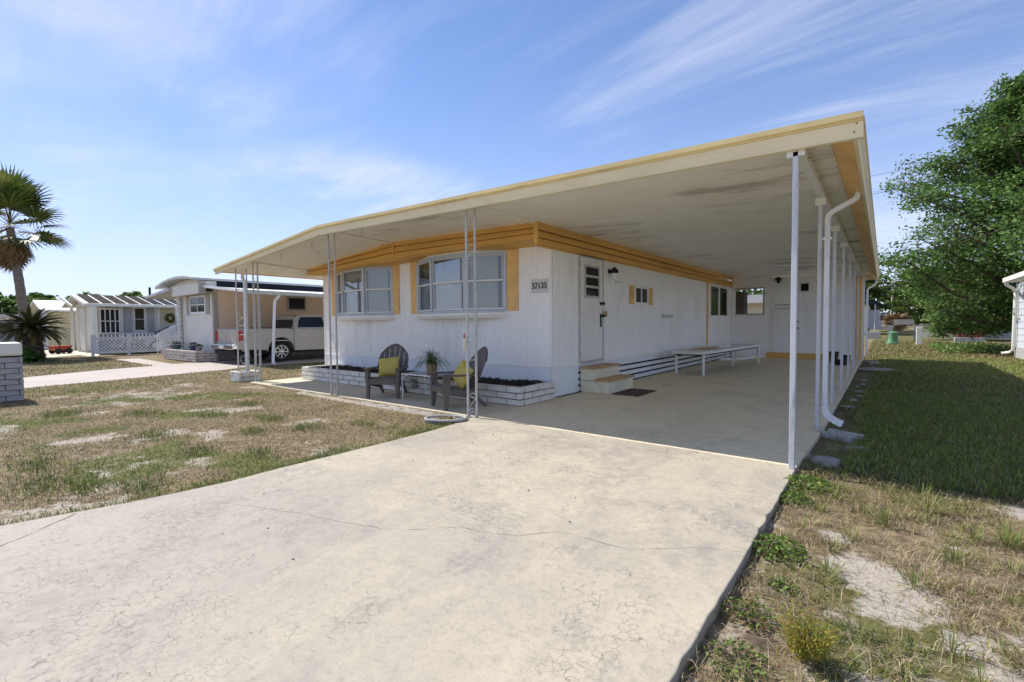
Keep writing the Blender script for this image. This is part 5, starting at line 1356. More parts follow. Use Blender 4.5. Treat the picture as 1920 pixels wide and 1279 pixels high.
for (y, z) in cabp:
    ins = .05+.16*max(0, (z-1.235)/.54); vs += [(TX0+ins, y, z), (TX1-ins, y, z)]
fs = [(2*i, 2*i+1, 2*i+3, 2*i+2) for i in range(n-1)]+[tuple(2*i for i in range(n))[::-1], tuple(2*i+1 for i in range(n))]
m.add(vs, fs).build('cab', 'truck_paint', tk, bevel=.02)
def cabx(z): return TX1-(.05+.16*max(0, (z-1.235)/.54))+.006
def side_pane(pts, name='side_window'): 
    MB().add([(cabx(z), y, z) for y, z in pts]+[(cabx(z)-.02, y, z) for y, z in pts], [tuple(range(len(pts))), tuple(range(len(pts), 2*len(pts)))[::-1]]+[(i, len(pts)+i, len(pts)+(i+1) % len(pts), (i+1) % len(pts)) for i in range(len(pts))]).build(name, 'window_dark', tk)
side_pane([(9.46,1.29),(9.54,1.56),(9.64,1.70),(10.55,1.70),(10.62,1.29)]); side_pane([(10.70,1.29),(10.64,1.69),(10.78,1.67),(11.35,1.29)])
MB().box(TX0+.25, TX1-.25, 9.285, 9.33, 1.30, 1.30+.3).build('rear_window', 'window_dark', tk)
for x0_, x1_ in ((TX1-.15, TX1+.008), (TX0-.008, TX0+.15)):
    MB().box(x0_, x1_, T0-.012, T0+.17, .78, 1.20).build('tail_light', 'red_lens', tk, bevel=.012)
MB().box(TX0+.17, TX1-.17, T0-.006, T0+.018, .62, 1.235).build('tailgate', 'truck_paint', tk, bevel=.012)
MB().box(TX0+.0, TX1-.0, T0-.20, T0+.02, .52, .70).build('bumper', 'chrome', tk, bevel=.03)
MB().box(TX0+.1, TX1-.1, T0-.1, 12.8, .33, .48).build('chassis', 'dark_gap', tk)
MB().box(-19.2, -18.8, T0-.212, T0-.20, .55, .66).build('number_plate', 'house_white', tk)
for y in WY:
    wheel(tk, (TX1-.13, y, wz), wr, .25, 1); wheel(tk, (TX0+.13, y, wz), wr, .25, -1)
    for s in (TX1-.02, TX0+.02):
        m = MB(); 
        for i in range(12):
            a0, a1 = PI*i/12, PI*(i+1)/12
            m.add([(s+.012*(1 if s > -19 else -1), y-.50*math.cos(a), .42+.50*math.sin(a)) for a in (a0, a1)]+[(s+.012*(1 if s > -19 else -1), y-.545*math.cos(a), .42+.545*math.sin(a)) for a in (a1, a0)], [(0,1,2,3)])
        m.build('wheel_arch', 'truck_paint', tk)

# ---------------------------------------------------------------- white picket fence with lattice
fe = thing('picket_fence', 'white lattice picket fence in front of the cream mobile home', 'fence', (-29.15, 6.8, 0))
A = Vector((-29.2,5.35,0)); B = Vector((-29.05,9.4,0)); d = (B-A).normalized(); L = (B-A).length; q = Vector((d.y,-d.x,0))
M = Matrix(((d.x,q.x,0,A.x),(d.y,q.y,0,A.y),(0,0,1,0),(0,0,0,1)))
for x in (0, 1.35, 2.7, L): MB().box(x-.05,x+.05,-.05,.05,-.05,1.02).build('post','fence_white',fe,M=M)
MB().box(.05,L-.05,-.02,.03,.80,.87).build('rail','fence_white',fe,M=M); MB().box(.05,L-.05,-.02,.03,.10,.17).build('rail','fence_white',fe,M=M)
for i in range(int(L/.15)):
    x = .1+i*.15
    MB().add([(x-.035,.031,.72),(x+.035,.031,.72),(x+.035,.031,.97),(x,.031,1.04),(x-.035,.031,.97),(x-.035,.046,.72),(x+.035,.046,.72),(x+.035,.046,.97),(x,.046,1.04),(x-.035,.046,.97)],
             [(0,1,2,3,4)[::-1],(5,6,7,8,9)]+[(i_,(i_+1)%5,5+(i_+1)%5,5+i_) for i_ in range(5)]).build('picket','fence_white',fe,M=M)
m = MB(); h = .64; st_ = .155
k = -6
while k*st_ < L:
    for s in (1,-1):
        x0_, x1_ = k*st_, k*st_+h
        if s < 0: x0_, x1_ = x1_, x0_
        z0_, z1_ = .16, .16+h
        for (xa, za, xb, zb) in ((x0_, z0_, x1_, z1_),):
            def clipt(x, lo, hi): return x
            ta, tb_ = 0., 1.
            dx = xb-xa
            for lim, sg in ((.05, 1), (L-.05, -1)):
                va, vb = (xa-lim)*sg, (xb-lim)*sg
                if va < 0 and vb < 0: ta, tb_ = 1., 0.; break
                if va < 0: ta = max(ta, -va/(vb-va))
                elif vb < 0: tb_ = min(tb_, va/(va-vb))
            if tb_-ta > .05:
                p0 = (xa+dx*ta, .0+.008*s, za+(zb-za)*ta); p1 = (xa+dx*tb_, .0+.008*s, za+(zb-za)*tb_)
                m.bar(p0, p1, .012, .042, up=(0,0,1))
    k += 1
kind(m.build('lattice','fence_white',fe,M=M),'stuff')

# ---------------------------------------------------------------- cream mobile home with the gabled porch
h3 = thing('cream_mobile_home', 'white and cream mobile home with dark striped roof behind the picket fence', 'house', (-34.5, 8, 0))
WX = -33.4
lap_wall(h3, (WX, 6.35), (WX, 9.1), .0, 2.55, .22, 'house_white'); lap_wall(h3, (WX, 9.1), (WX, 19), .0, 2.55, .22, 'house_cream')
MB().box(-38.2, WX-.03, 6.38, 19, 0, 2.6).build('inner_shell', 'house_white', h3)
bw = MB().box(WX+.02, WX+.36, 6.40, 7.25, 1.0, 1.06).box(WX+.02, WX+.36, 6.40, 7.25, 2.30, 2.38)
for y in (6.42, 6.62, 6.83, 7.04, 7.22): bw.box(WX+.32, WX+.36, y-.02, y+.02, 1.06, 2.30)
bw.box(WX+.32, WX+.36, 6.42, 7.22, 1.66, 1.70)
b3 = bw.build('bay_window', 'house_white', h3)
for i in range(4):
    for z0_, z1_ in ((1.06,1.66),(1.70,2.30)): MB().box(WX+.33, WX+.34, 6.44+i*.205, 6.60+i*.205, z0_, z1_).build('pane', 'window_dark', b3)
window(h3, 'x', WX+.02, 7.92, 8.47, 1.12, 2.46, 'house_white', rows=2, fw=.06, pane='glass_dark')
MB().box(WX+.021, WX+.03, 7.97, 8.42, 1.2, 2.4).build('blind', 'curtain', h3)
for a, b in ((7.5,7.85),(8.56,8.9)): MB().box(WX+.02, WX+.06, a, b, 1.06, 2.46).build('shutter', 'shutter_grey', h3)
MB().box(WX+.03, WX+.19, 7.24, 7.42, 0, 2.5).build('pilaster', 'house_white', h3)
MB().box(WX+.03, WX+.09, 9.02, 9.16, 0, 2.5).build('pilaster', 'house_white', h3)
MB().box(WX+.025, WX+.06, 6.36, 19, 0, .95).build('lower_panel', 'skirt_grey', h3)  # grey skirt panel, its dark tone also stands in for shade behind the fence
EX, RX, EX2 = -32.55, -35.6, -38.7
def roofz(x, y): return (2.62+.55*(1-abs(x-RX)/3.05))
vs = []
for y in (5.75, 19.5):
    for x, z in ((EX,2.60),(RX,3.2),(EX2,2.60)): vs += [(x,y,z),(x,y,z-.07)]
MB().add(vs, [(0,2,8,6),(2,4,10,8),(1,7,9,3),(3,9,11,5),(0,6,7,1),(4,5,11,10),(0,1,3,2),(2,3,5,4),(6,8,9,7),(8,10,11,9)]).build('roof','roof_light',h3)
for i in range(24):
    y0_ = 5.9+i*.56; c0 = .03; off = .02
    pts = [(EX-.1, y0_, 2.60+.6*.033+off), (RX+.1, y0_, 3.2-.02+off), (RX+.1, y0_+.45, 3.2-.02+off), (EX-.1, y0_+.45, 2.60+.6*.033+off)]
    MB().add(pts+[(x,y,z-.018) for x,y,z in pts], [(0,3,2,1),(4,5,6,7),(0,1,5,4),(1,2,6,5),(2,3,7,6),(3,0,4,7)]).build('roof_panel', 'roof_brown' if i < 5 else 'roof_dark', h3)
MB().box(EX-.02, EX+.06, 5.72, 19.5, 2.46, 2.60).build('eave_board','house_white',h3)
for x0_, x1_ in ((EX, RX), (RX, EX2)):
    MB().bar((x0_,5.72,2.52),(x1_,5.72,3.12),.05,.14).build('barge_board','house_white',h3)
MB().prism([(EX-.6,2.55),(RX,3.1),(EX2+.6,2.55)], 'y', 6.2, 6.3).build('gable','house_white',h3)
for x, y in ((-33.9,5.95),(-35.6,5.95),(-37.2,5.95)): MB().box(x-.06,x+.06,y-.06,y+.06,0,2.55).build('porch_post','house_white',h3)
for y in (6.05, 9.75): MB().box(EX-.02,EX+.12,y-.07,y+.07,0,2.47).build('carport_post','house_white',h3)
MB().lathe([(.06,3.0),(.06,3.75)], (-35.2,9.2,0), 10).build('roof_vent','roof_dark',h3,True)
wr_ = thing('door_wreath', 'yellow green wreath hanging on the cream house wall', 'wreath', (WX+.05, 9.68, 1.86))
g = np.random.default_rng(3); n = 420; a = g.uniform(0,2*PI,n); rr_ = .2+g.normal(0,.045,n)
c = np.stack([.04+g.normal(0,.03,n), rr_*np.cos(a), rr_*np.sin(a)],-1); u = g.normal(size=(n,3)); u /= np.linalg.norm(u,axis=1)[:,None]; v = np.cross(u,g.normal(size=(n,3))); v /= np.linalg.norm(v,axis=1)[:,None]
np_mesh('leaves', np.stack([c-u*.05,c-v*.02,c+u*.05,c+v*.02],1).reshape(-1,3), np.arange(4*n).reshape(n,4), 'leaf', wr_, np.repeat(np.array([(.35,.28,.05),(.2,.2,.05)])[g.integers(0,2,n)],4,0))
for i, (y, lb) in enumerate(((6.3,'dark leafy flower box plant at the left end behind the picket fence'),(7.0,'dark leafy flower box plant nearer the middle behind the picket fence'))):
    leafy('flower_box_plant', lb, (-30.2, y+.3, .0), .38, .98, 420, .12, 70+i, [(.03,.05,.02),(.06,.09,.03),(.5,.5,.5)], 'plants behind the picket fence', False, 'plant')

# ---------------------------------------------------------------- cars
def sedan(label, loc, rz, paint_, group=None):
    t = thing('parked_car', label, 'car', loc, rz, group)
    L_, W_ = 4.6, 1.78; wy = (-1.38, 1.38)
    def ar(cy): return [(cy-.36*math.cos(PI*i/10), .30+.36*math.sin(PI*i/10)) for i in range(11)]
    pr = [(-2.28,.34)]+ar(wy[0])+ar(wy[1])+[(2.25,.32),(2.3,.55),(2.2,.74),(1.3,.88),(.95,.92),(-1.75,.96),(-2.25,.90),(-2.3,.6)]
    MB().prism(pr,'x',-W_/2,W_/2).build('body',paint_,t,local=True,bevel=.05)
    cb_ = [(-1.95,.94),(-1.25,1.36),(-.6,1.45),(.15,1.44),(.5,1.36),(1.25,.90)]
    vs = []
    for y, z in cb_:
        ins = .06+.2*max(0,(z-.93)/.5); vs += [(-W_/2+ins,y,z),(W_/2-ins,y,z)]
    n = len(cb_); MB().add(vs,[(2*i,2*i+1,2*i+3,2*i+2) for i in range(n-1)]+[tuple(2*i for i in range(n))[::-1],tuple(2*i+1 for i in range(n))]).build('cabin',paint_,t,local=True,bevel=.03)
    for s in (-1,1):
        def cx(z): return s*(W_/2-(.06+.2*max(0,(z-.93)/.5))+.006)
        for pts in ([(-1.6,1.0),(-1.15,1.31),(-.3,1.37),(-.3,1.0)],[(-.24,1.0),(-.24,1.37),(.2,1.36),(.5,1.27),(.95,1.0)]):
            MB().add([(cx(z),y,z) for y,z in pts],[tuple(range(4)) if s>0 else (3,2,1,0)]).build('side_window','window_dark',t,local=True)
        for y in wy: wheel_local(t,(s*(W_/2-.1),y,.32),.32,.2,s)
        MB().box(s*.62-.18,s*.62+.18,2.14,2.31,.62,.74).build('headlight','glass',t,local=True)
        MB().box(s*.62-.18,s*.62+.18,-2.312,-2.2,.70,.86).build('tail_light','red_lens',t,local=True)
    for (ya,za),(yb,zb) in (((.55,1.34),(1.2,.93)),((-1.3,1.33),(-1.88,.98))):
        o_ = .012
        MB().add([(-.62,ya,za+o_),(.62,ya,za+o_),(.70,yb,zb+o_),(-.70,yb,zb+o_)],[(0,1,2,3)]).build('windscreen','window_dark',t,local=True)
    return t
def wheel_local(parent,c,r,w,side):
    t = MB().lathe([(r*.62,-w/2),(r*.92,-w/2),(r,-w*.3),(r,w*.3),(r*.92,w/2),(r*.62,w/2)],c,22,'x').build('wheel','tyre',parent,True,local=True)
    MB().lathe([(r*.64,0),(r*.62,side*.01),(r*.2,side*.02)],(c[0]+side*w*.5-side*.01,c[1],c[2]),20,'x').build('rim','rim_silver',t,True,local=True)
sedan('silver blue car parked behind the white picket fence', (-31.4, 9.6, 0), R(180), 'car_silver')
sedan('dark car partly seen at the far left edge behind the sago palm', (-40.5, 2.2, 0), R(70), 'car_dark')

# ---------------------------------------------------------------- yellow house further left
h4 = thing('yellow_garage_house', 'pale yellow house with white metal roof beyond the porch posts', 'house', (-42, 6.5, 0))
lap_wall(h4, (-40,5.3), (-40,13), .0, 2.35, .25, 'house_cream'); lap_wall(h4, (-44.5,5.3), (-40.02,5.3), .0, 2.35, .25, 'house_white')
MB().box(-44.5,-40.03,5.33,13,0,2.4).build('inner_shell','house_cream',h4)
MB().prism([(-39.6,2.3),(-39.6,2.42),(-42.2,3.1),(-44.9,2.42),(-44.9,2.3),(-42.2,2.98)],'y',4.95,13.3).build('roof','house_white',h4)
MB().prism([(-40.0,2.35),(-42.2,2.95),(-44.5,2.35)],'y',5.3,5.4).build('gable','house_white',h4)
m = MB().box(-39.97,-39.95,6.7,8.9,.05,2.1); m.build('garage_door','house_cream',h4)
for y in (6.6,9.0): MB().box(-39.98,-39.9,y-.08,y+.08,0,2.2).build('door_trim','house_white',h4)
bh = thing('low_white_building', 'low white roofed building far behind the sago palm', 'house', (-58, 6, 0))
MB().box(-62,-56,3.5,8.5,0,2.2).build('wall','house_white',bh); MB().box(-62.4,-55.6,3.1,8.9,2.2,2.45).build('roof','roof_light',bh)
MB().box(-55.98,-55.95,4.2,5.4,.9,1.8).build('window','window_dark',bh)
# grey brick garden wall behind the sago
gw_ = thing('garden_wall', 'grey brick garden wall standing behind the sago palm', 'wall', (-31.6, 3.1, 0))
brick_wall(gw_, (-31.5,2.45), (-31.5,3.95), 0, 9, .40, .125, .14, .012, 'brick_grey', 51)
MB().box(-31.53,-31.47,2.47,3.93,0,1.1).build('mortar','mortar',gw_)
# red garden cart with a long handle
rc = thing('garden_cart', 'small red garden cart with a long handle on the porch walk', 'cart', (-33.6, 4.9, 0))
MB().prism([(-.36,.18),(.30,.18),(.42,.42),(-.44,.42)],'x',-.22,.22).build('tray','red_paint',rc,local=True,bevel=.02)
for x in (-.24,.24):
    for y in (-.24,.24): MB().lathe([(.05,-.03),(.14,-.03),(.14,.03),(.05,.03)],(x,y,.14),14,'x').build('wheel','tyre',rc,True,local=True)
MB().tube([(0,-.36,.25),(0,-.8,.55),(0,-1.15,.8)],.018,6).tube([(-.15,-1.15,.8),(.15,-1.15,.8)],.018,6).build('handle','black_metal',rc,True,local=True)
rc.rotation_euler = (0,0,R(20))
kind(MB().prism([(-29.6,3.5),(-31.3,5.25),(-29.4,5.25),(-29.4,5.6),(-33.0,6.3),(-39.5,6.3),(-39.5,4.6),(-36,4.4),(-33.5,4.0),(-31.5,3.0)],'z',-.2,-.005).build('porch_walk','slab'),'structure')

# ---------------------------------------------------------------- sago palm
def pinnate(name, n_leaf, Lr, ll, seed, cols, droop):
    g = np.random.default_rng(seed); V = []; F = []; C = []; p = np.array([0.,0,0]); d = np.array([math.cos(.75),0,math.sin(.75)]); S = n_leaf; pts = []
    for s in range(S+1):
        pts.append((p.copy(), d.copy())); p = p+d*Lr/S; d = d+np.array([0,0,-1.])*droop/S; d /= np.linalg.norm(d)
    for i, (p, d) in enumerate(pts[2:]):
        t_ = i/S; l = ll*(.45+.55*math.sin(PI*min(1,.15+t_*.9)))*(1-.35*t_); up = np.cross(d, [0,1,0]); col = np.array(cols[g.integers(0,len(cols))])*g.uniform(.75,1.2)
        for s in (-1,1):
            dr_ = np.array([0,s,0])*.8+d*.55+np.array([0,0,.22]); dr_ /= np.linalg.norm(dr_); w = d*.022
            b = len(V); V += [p-w, p+w, p+dr_*l]; F.append((b,b+1,b+2)); C += [col]*3
    for i in range(len(pts)-1):
        b = len(V); p0, p1 = pts[i][0], pts[i+1][0]; w = np.array([0,.014*(1-i/S*.8),0]); V += [p0-w,p0+w,p1+w,p1-w]; c = np.array((.14,.12,.04)); C += [c]*4; F.append((b,b+1,b+2)); F.append((b,b+2,b+3))
    me_o = np_mesh(name, np.array(V), np.array(F), 'frond', None, np.array(C)); me_ = me_o.data; bpy.data.objects.remove(me_o); return me_
sg = thing('sago_palm', 'sago palm with stout shaggy trunk and arching fronds on the left', 'palm', (-27.75, 3.2, -.05))
m = MB().lathe([(.42,0),(.38,.15),(.33,.5),(.30,.9),(.34,1.15),(.24,1.35),(.05,1.42)], (0,0,0), 18); m.build('trunk','bark',sg,True,local=True)
g = np.random.default_rng(6); n = 420; a = g.uniform(0,2*PI,n); z = g.uniform(.05,1.3,n); r_ = np.interp(z,[0,.5,.9,1.15,1.35],[.40,.33,.30,.34,.24]); c = np.stack([r_*np.cos(a),r_*np.sin(a),z],-1); o_ = np.stack([np.cos(a),np.sin(a),.8+0*a],-1); s_ = np.stack([-np.sin(a),np.cos(a),0*a],-1)
np_mesh('leaf_bases', np.stack([c-s_*.03,c+s_*.03,c+o_*.10],1).reshape(-1,3), np.arange(3*n).reshape(n,3),'litter',sg,np.repeat(np.array([(.07,.05,.035),(.11,.08,.05)])[g.integers(0,2,n)],3,0))['kind'] = 'stuff'
sag = [pinnate('frond', 44, 1.2, .22, s, ((.075,.09,.022),(.115,.115,.03),(.15,.12,.03)), dp) for s, dp in ((1,.7),(2,.95),(3,1.25))]
for i in range(96):
    o = bpy.data.objects.new('frond', sag[i % 3]); COL.objects.link(o); o.parent = sg; o.location = (0,0,1.33)
    o.rotation_euler = Euler((g.uniform(-.3,.3), R(-30+78*(i/96)**.8)+g.uniform(-.1,.1), i*2.39996), 'XYZ')
leafy('sago_pup', 'young green sago sprout at the foot of the sago palm', (-27.1,2.9,-.05), .5, .62, 260, .28, 81, [(.06,.13,.02),(.09,.17,.03)], None, False, 'plant')

# ---------------------------------------------------------------- fan palm
def fan(name, seed, cols, droop, petl, fr):
    g = np.random.default_rng(seed); V = []; F = []; C = []
    for s in range(4):
        x0_, x1_ = petl*s/4, petl*(s+1)/4; w = .025-.003*s; b = len(V); zz = lambda x: -.10*(x/petl)**2*petl
        V += [(x0_,-w,zz(x0_)),(x0_,w,zz(x0_)),(x1_,w,zz(x1_)),(x1_,-w,zz(x1_))]; F += [(b,b+1,b+2),(b,b+2,b+3)]; C += [np.array((.16,.13,.05))]*4
    ns = 34
    for k in range(ns):
        an = R(-118+236*k/(ns-1)); L_ = fr*(.72+.28*math.cos(an*.75))*g.uniform(.9,1.05); col = np.array(cols[g.integers(0,len(cols))])*g.uniform(.75,1.25)
        d = np.array([math.cos(an),math.sin(an),.12+.10*(k % 2)]); d /= np.linalg.norm(d); sd__ = np.array([-math.sin(an),math.cos(an),0]); p = np.array([petl,0,-.10*petl]); S = 5
        for s in range(S+1):
            t_ = s/S; w = fr*.042*min(1,.35+t_*1.6)*(1-max(0,t_-.5)*1.85); b = len(V); V += [p-sd__*w, p+sd__*w]; C += [col,col]
            if s: F += [(b-2,b-1,b+1),(b-2,b+1,b)]
            p = p+d*L_/S; d = d+np.array([0,0,-1.])*droop*(.05+t_**2*1.0); d /= np.linalg.norm(d)
    o = np_mesh(name,np.array(V,dtype=float),np.array(F),'frond',None,np.array(C)); me_ = o.data; bpy.data.objects.remove(o); return me_
pm = thing('fan_palm', 'tall fan palm with drooping browned fronds at the left edge', 'palm', (-32.6, 3.6, -.05))
m = MB(); tp = []
for i in range(26):
    t_ = i/25; tp.append((-.50*t_**1.4, -.38*t_**1.4, 6.2*t_))
m.tube(tp, [.20-.05*(i/25)+.06*math.exp(-i*.5)+.010*(i % 2) for i in range(26)], 16); m.build('trunk','palm_bark',pm,True,local=True)
top_ = Vector((-.50,-.38,6.25))
gr = [fan('frond', s, ((.085,.14,.025),(.12,.18,.035),(.17,.20,.05)), dp, 1.35, 1.2) for s, dp in ((11,.55),(12,.8),(13,1.1))]
br = [fan('frond', s, ((.30,.20,.09),(.38,.27,.13),(.22,.14,.07)), dp, .75, .85) for s, dp in ((21,1.2),(22,1.6))]
mx2 = fan('frond', 31, ((.12,.15,.035),(.30,.19,.08),(.22,.2,.06)), 1.0, 1.3, 1.1)
g = np.random.default_rng(9)
for i in range(30):
    t_ = i/29; el = R(78-105*t_)+g.uniform(-.12,.12)
    o = bpy.data.objects.new('frond', gr[i % 3] if t_ < .62 or g.random() < .35 else mx2); COL.objects.link(o); o.parent = pm; o.location = top_+Vector((0,0,.25*(1-t_)))
    o.rotation_euler = Euler((g.uniform(-.5,.5), -el, i*2.39996+g.uniform(-.2,.2)), 'XYZ'); s_ = g.uniform(.92,1.12); o.scale = (s_,s_,s_)
for i in range(30):
    el = R(-48-38*(i/29)); o = bpy.data.objects.new('dead_frond', br[i % 2]); COL.objects.link(o); o.parent = pm; o.location = top_+Vector((0,0,-.15-.5*(i/29)))
    o.rotation_euler = Euler((g.uniform(-.4,.4), -el, i*2.39996), 'XYZ'); s_ = g.uniform(.85,1.1); o.scale = (s_,s_,s_)
# ---------------------------------------------------------------- trees
LG = np.array([(.06,.11,.022),(.085,.15,.03),(.12,.19,.04),(.06,.095,.025),(.15,.21,.05)])
def leaf_quads(c, size, seed, cols, flat=.5):
    g = np.random.default_rng(seed); n = len(c)
    u = g.normal(size=(n,3)); u[:,2] *= flat; u /= np.linalg.norm(u,axis=1)[:,None]
    v = np.cross(u, g.normal(size=(n,3))*np.array([.6,.6,1.])); v /= np.linalg.norm(v,axis=1)[:,None]
    l = (size*g.uniform(.6,1.35,n))[:,None]
    V = np.stack([c-u*l*.5, c-v*l*.28, c+u*l*.5, c+v*l*.28],1).reshape(-1,3)
    col = np.array(cols)[g.integers(0,len(cols),n)]*g.uniform(.75,1.25,(n,1))
    return V, np.arange(4*n).reshape(n,4), np.repeat(col,4,0)
def tree(name, label, loc, H, prof, nl, leaf, per, seed, cols=LG, group=None, trunk_r=.28, sub=7, cat='tree', rise=.35, flatc=.55, start=.12):
    """prof: (height fraction, reach) pairs; nl limbs, each with sub twigs, each twig carrying a leaf clump"""
    g = np.random.default_rng(seed); t = thing(name, label, cat, loc, 0, group); m = MB()
    tp = [(0,0,-.1)]
    for i in range(1,9): tp.append((g.normal(0,.012*H*i/8), g.normal(0,.012*H*i/8), H*.96*i/8))
    m.tube(tp, [trunk_r*(1.25 if i == 0 else 1)*(1-.93*i/8) for i in range(9)], 10)
    P = []
    tpa = np.array(tp)
    for i in range(nl):
        f = start+(1-start)*((i+.5)/nl)**.9; z = H*f; reach = np.interp(f,[p[0] for p in prof],[p[1] for p in prof])*g.uniform(.72,1.12)
        az = i*2.39996+g.uniform(-.4,.4); b = np.array([np.interp(z,tpa[:,2],tpa[:,0]),np.interp(z,tpa[:,2],tpa[:,1]),z-reach*rise*.55])
        if b[2] < .3: b[2] = .3+.5*g.random()
        d = np.array([math.cos(az),math.sin(az),0]); e = b+d*reach+np.array([0,0,reach*rise*g.uniform(.5,1.4)])
        md = (b+e)/2+np.array([0,0,reach*.06])+g.normal(0,.05*reach,3); r0 = max(.02,trunk_r*.42*(1-f*.8))
        m.tube([tuple(b),tuple(md),tuple(e)],[r0,r0*.6,.012],6,False)
        for s in range(sub):
            q = .30+.72*(s+g.random())/sub; base = (b*(1-q)+md*q if q < .5 else md*(2-2*q)+e*(2*q-1)) if q <= 1 else e
            if q < .5: base = b+(md-b)*(q*2)
            else: base = md+(e-md)*min(1,(q-.5)*2)
            off = g.normal(0,1,3)*np.array([1,1,.55])*(.10*reach+.22); tip = base+off
            m.tube([tuple(base),tuple(tip)],[.014,.005],4,False)
            k = int(per*g.uniform(.6,1.4)); sg_ = .085*reach**.5+.13
            P.append(tip+g.normal(0,1,(k,3))*np.array([sg_,sg_,sg_*flatc]))
    m.build('trunk','bark',t,True,local=True)
    P = np.concatenate(P); P = P[P[:,2] > .15]
    V,F,C = leaf_quads(P, leaf, seed+1, cols); np_mesh('crown',V,F,'leaf',t,C)
    return t
tree('broadleaf_tree', 'big dense green tree behind the blue grey house on the right', (5.0,28.9,-.05), 11.3,
     [(0,1.8),(.08,2.4),(.18,3.7),(.30,5.4),(.38,5.4),(.50,4.4),(.64,3.5),(.78,2.5),(.90,1.5),(1,.3)], 116, .145, 88, 3, LG*np.array([1.25,1.4,1.5]), None, .36, 14, rise=.62)
tree('broadleaf_tree', 'small light green tree left of and behind the big tree', (4.6,46,-.05), 4.2, [(0,1.8),(.3,2.4),(.7,2.0),(1,.5)], 36, .20, 60, 8, LG*1.6, None, .10, 9, start=.02)
tree('broadleaf_tree', 'dark green tree just above the far white truck', (-3.0,78,-.1), 7.5, [(0,1.5),(.4,3.6),(.75,3),(1,.6)], 26, .42, 40, 9, LG, 'far trees', .2, 8)
tree('broadleaf_tree', 'round mid green tree behind the dead brown palm', (3.5,84,-.1), 8.0, [(0,1.8),(.4,4.4),(.75,3.4),(1,.6)], 26, .45, 40, 10, LG*1.2, 'far trees', .2, 8)
tree('broadleaf_tree', 'wide olive tree at the end of the back yard gap', (9.0,80,-.1), 8.0, [(0,2),(.4,5),(.75,4),(1,.8)], 28, .45, 40, 12, LG*1.3, 'far trees', .2, 8)
for i, (x, y, h, lb) in enumerate(((-120,8.5,7.4,'green tree in the row at the far left edge'),(-118,14.5,7.0,'green tree in the row behind the fan palm trunk'),(-117,21,7.4,'green tree in the row above the low white building'),(-116,27,7.8,'dark green tree in the row beside the porch gable'))):
    tree('broadleaf_tree', lb, (x,y,-.1), h, [(0,3),(.35,5.2),(.7,4.2),(1,.8)], 26, .7, 40, 20+i, LG*(1.8+.3*(i % 3)), 'tree row on the left', .3, 8)
def woods(name, label, pts, h, seed, n, cols, size):
    g = np.random.default_rng(seed); pts = np.array(pts,float); C_ = []
    for k in range(n):
        t_ = g.random()*(len(pts)-1); i = int(t_); c = pts[i]+(pts[i+1]-pts[i])*(t_-i); hh = h*(.6+.5*vnoise(np.array(t_*30.),np.array(seed*3.),2.,seed)); 
        cz = hh*(.25+.75*g.random()**.8); C_.append(np.array([c[0],c[1],cz])+g.normal(0,1,(46,3))*np.array([1.3,1.3,.8]))
    P = np.concatenate(C_); P = P[P[:,2] > 0]; V,F,C = leaf_quads(P,size,seed,cols); o = np_mesh(name,V,F,'leaf',None,C); return kind(tag(o,label,'woods'),'stuff')
woods('distant_woods','band of green woods along the horizon on the left',[(-150,-40),(-150,10),(-148,60),(-120,110)],7.5,31,420,LG*2.0,1.1)
woods('distant_woods','band of green woods along the horizon beyond the back yard',[(-60,150),(-20,135),(10,128),(40,130),(90,120)],11.0,32,420,LG*1.1,1.1)

# ---------------------------------------------------------------- right hand background
h5 = thing('blue_grey_house', 'blue grey house wall with white gutter and downspout at the right edge', 'house', (6, 20, 0))
lap_wall(h5, (3.9,25.6), (3.9,16.0), .35, 2.70, .235, 'shed_bluegrey'); MB().box(3.93,9,16,25.55,0,2.75).build('inner_shell','shed_bluegrey',h5)
MB().box(3.86,3.915,16,25.6,-.05,.345).build('footing','concrete_block',h5)
MB().prism([(3.42,2.70),(3.42,2.86),(6.5,3.5),(9.6,2.86),(9.6,2.7)],'y',15.6,24.6).build('roof','house_white',h5)
MB().box(3.36,3.46,15.6,24.7,2.72,2.87).build('gutter','house_white',h5)
m = MB().tube([(3.42,24.5,2.74),(3.45,24.55,2.62),(3.72,25.2,2.50),(3.80,25.35,2.38),(3.80,25.45,.25),(3.72,25.55,.14),(3.55,25.75,.10)],.055,8); m.build('downspout','house_white',h5,True)
MB().box(3.86,3.93,25.55,25.66,.0,2.7).build('corner_trim','house_white',h5)
gp = thing('utility_pedestal', 'green plastic utility pedestal leaning in the back yard grass', 'utility box', (.4,37.2,-.06))
MB().lathe([(.30,0),(.30,.10),(.24,.12),(.21,.62),(.225,.64),(.225,.72),(.14,.76)],(0,0,0),16).build('shell','pedestal_green',gp,True,local=True); gp.rotation_euler = (0,R(5),0)
gb = thing('grey_bench', 'pale grey cast concrete bench with dark plank seat near the green pedestal', 'bench', (1.15,43.0,-.06))
for pr, nm in (([(-.95,0),(-.35,0),(-.35,.12),(-.62,.35),(-.70,.62),(-.62,1.05),(-1.0,1.12)],'side_panel'), ([(.45,0),(.85,0),(.85,1.1),(.45,1.1)],'side_panel')):
    MB().prism(pr,'y',-.15,.15).build(nm,'concrete_block',gb,local=True)
MB().box(-.8,.45,-.2,.25,.56,.70).build('seat','wood_weathered',gb,local=True)
MB().box(-.62,.45,-.02,.12,1.14,1.5).build('back','house_greytrim',gb,local=True)
wp = tag(MB().box(-.14,.14,-.12,.12,0,1.05).build('marker_post','house_white',None,bevel=.02),'square white marker post right of the grey bench','post'); wp.location = (1.6,36.1,-.06)
tag(MB().box(-.45,.45,-.3,.3,0,.55).build('storage_crate','concrete_block',None,bevel=.03),'low grey concrete box left of the green pedestal','box').location = (-.65,47,-.06)
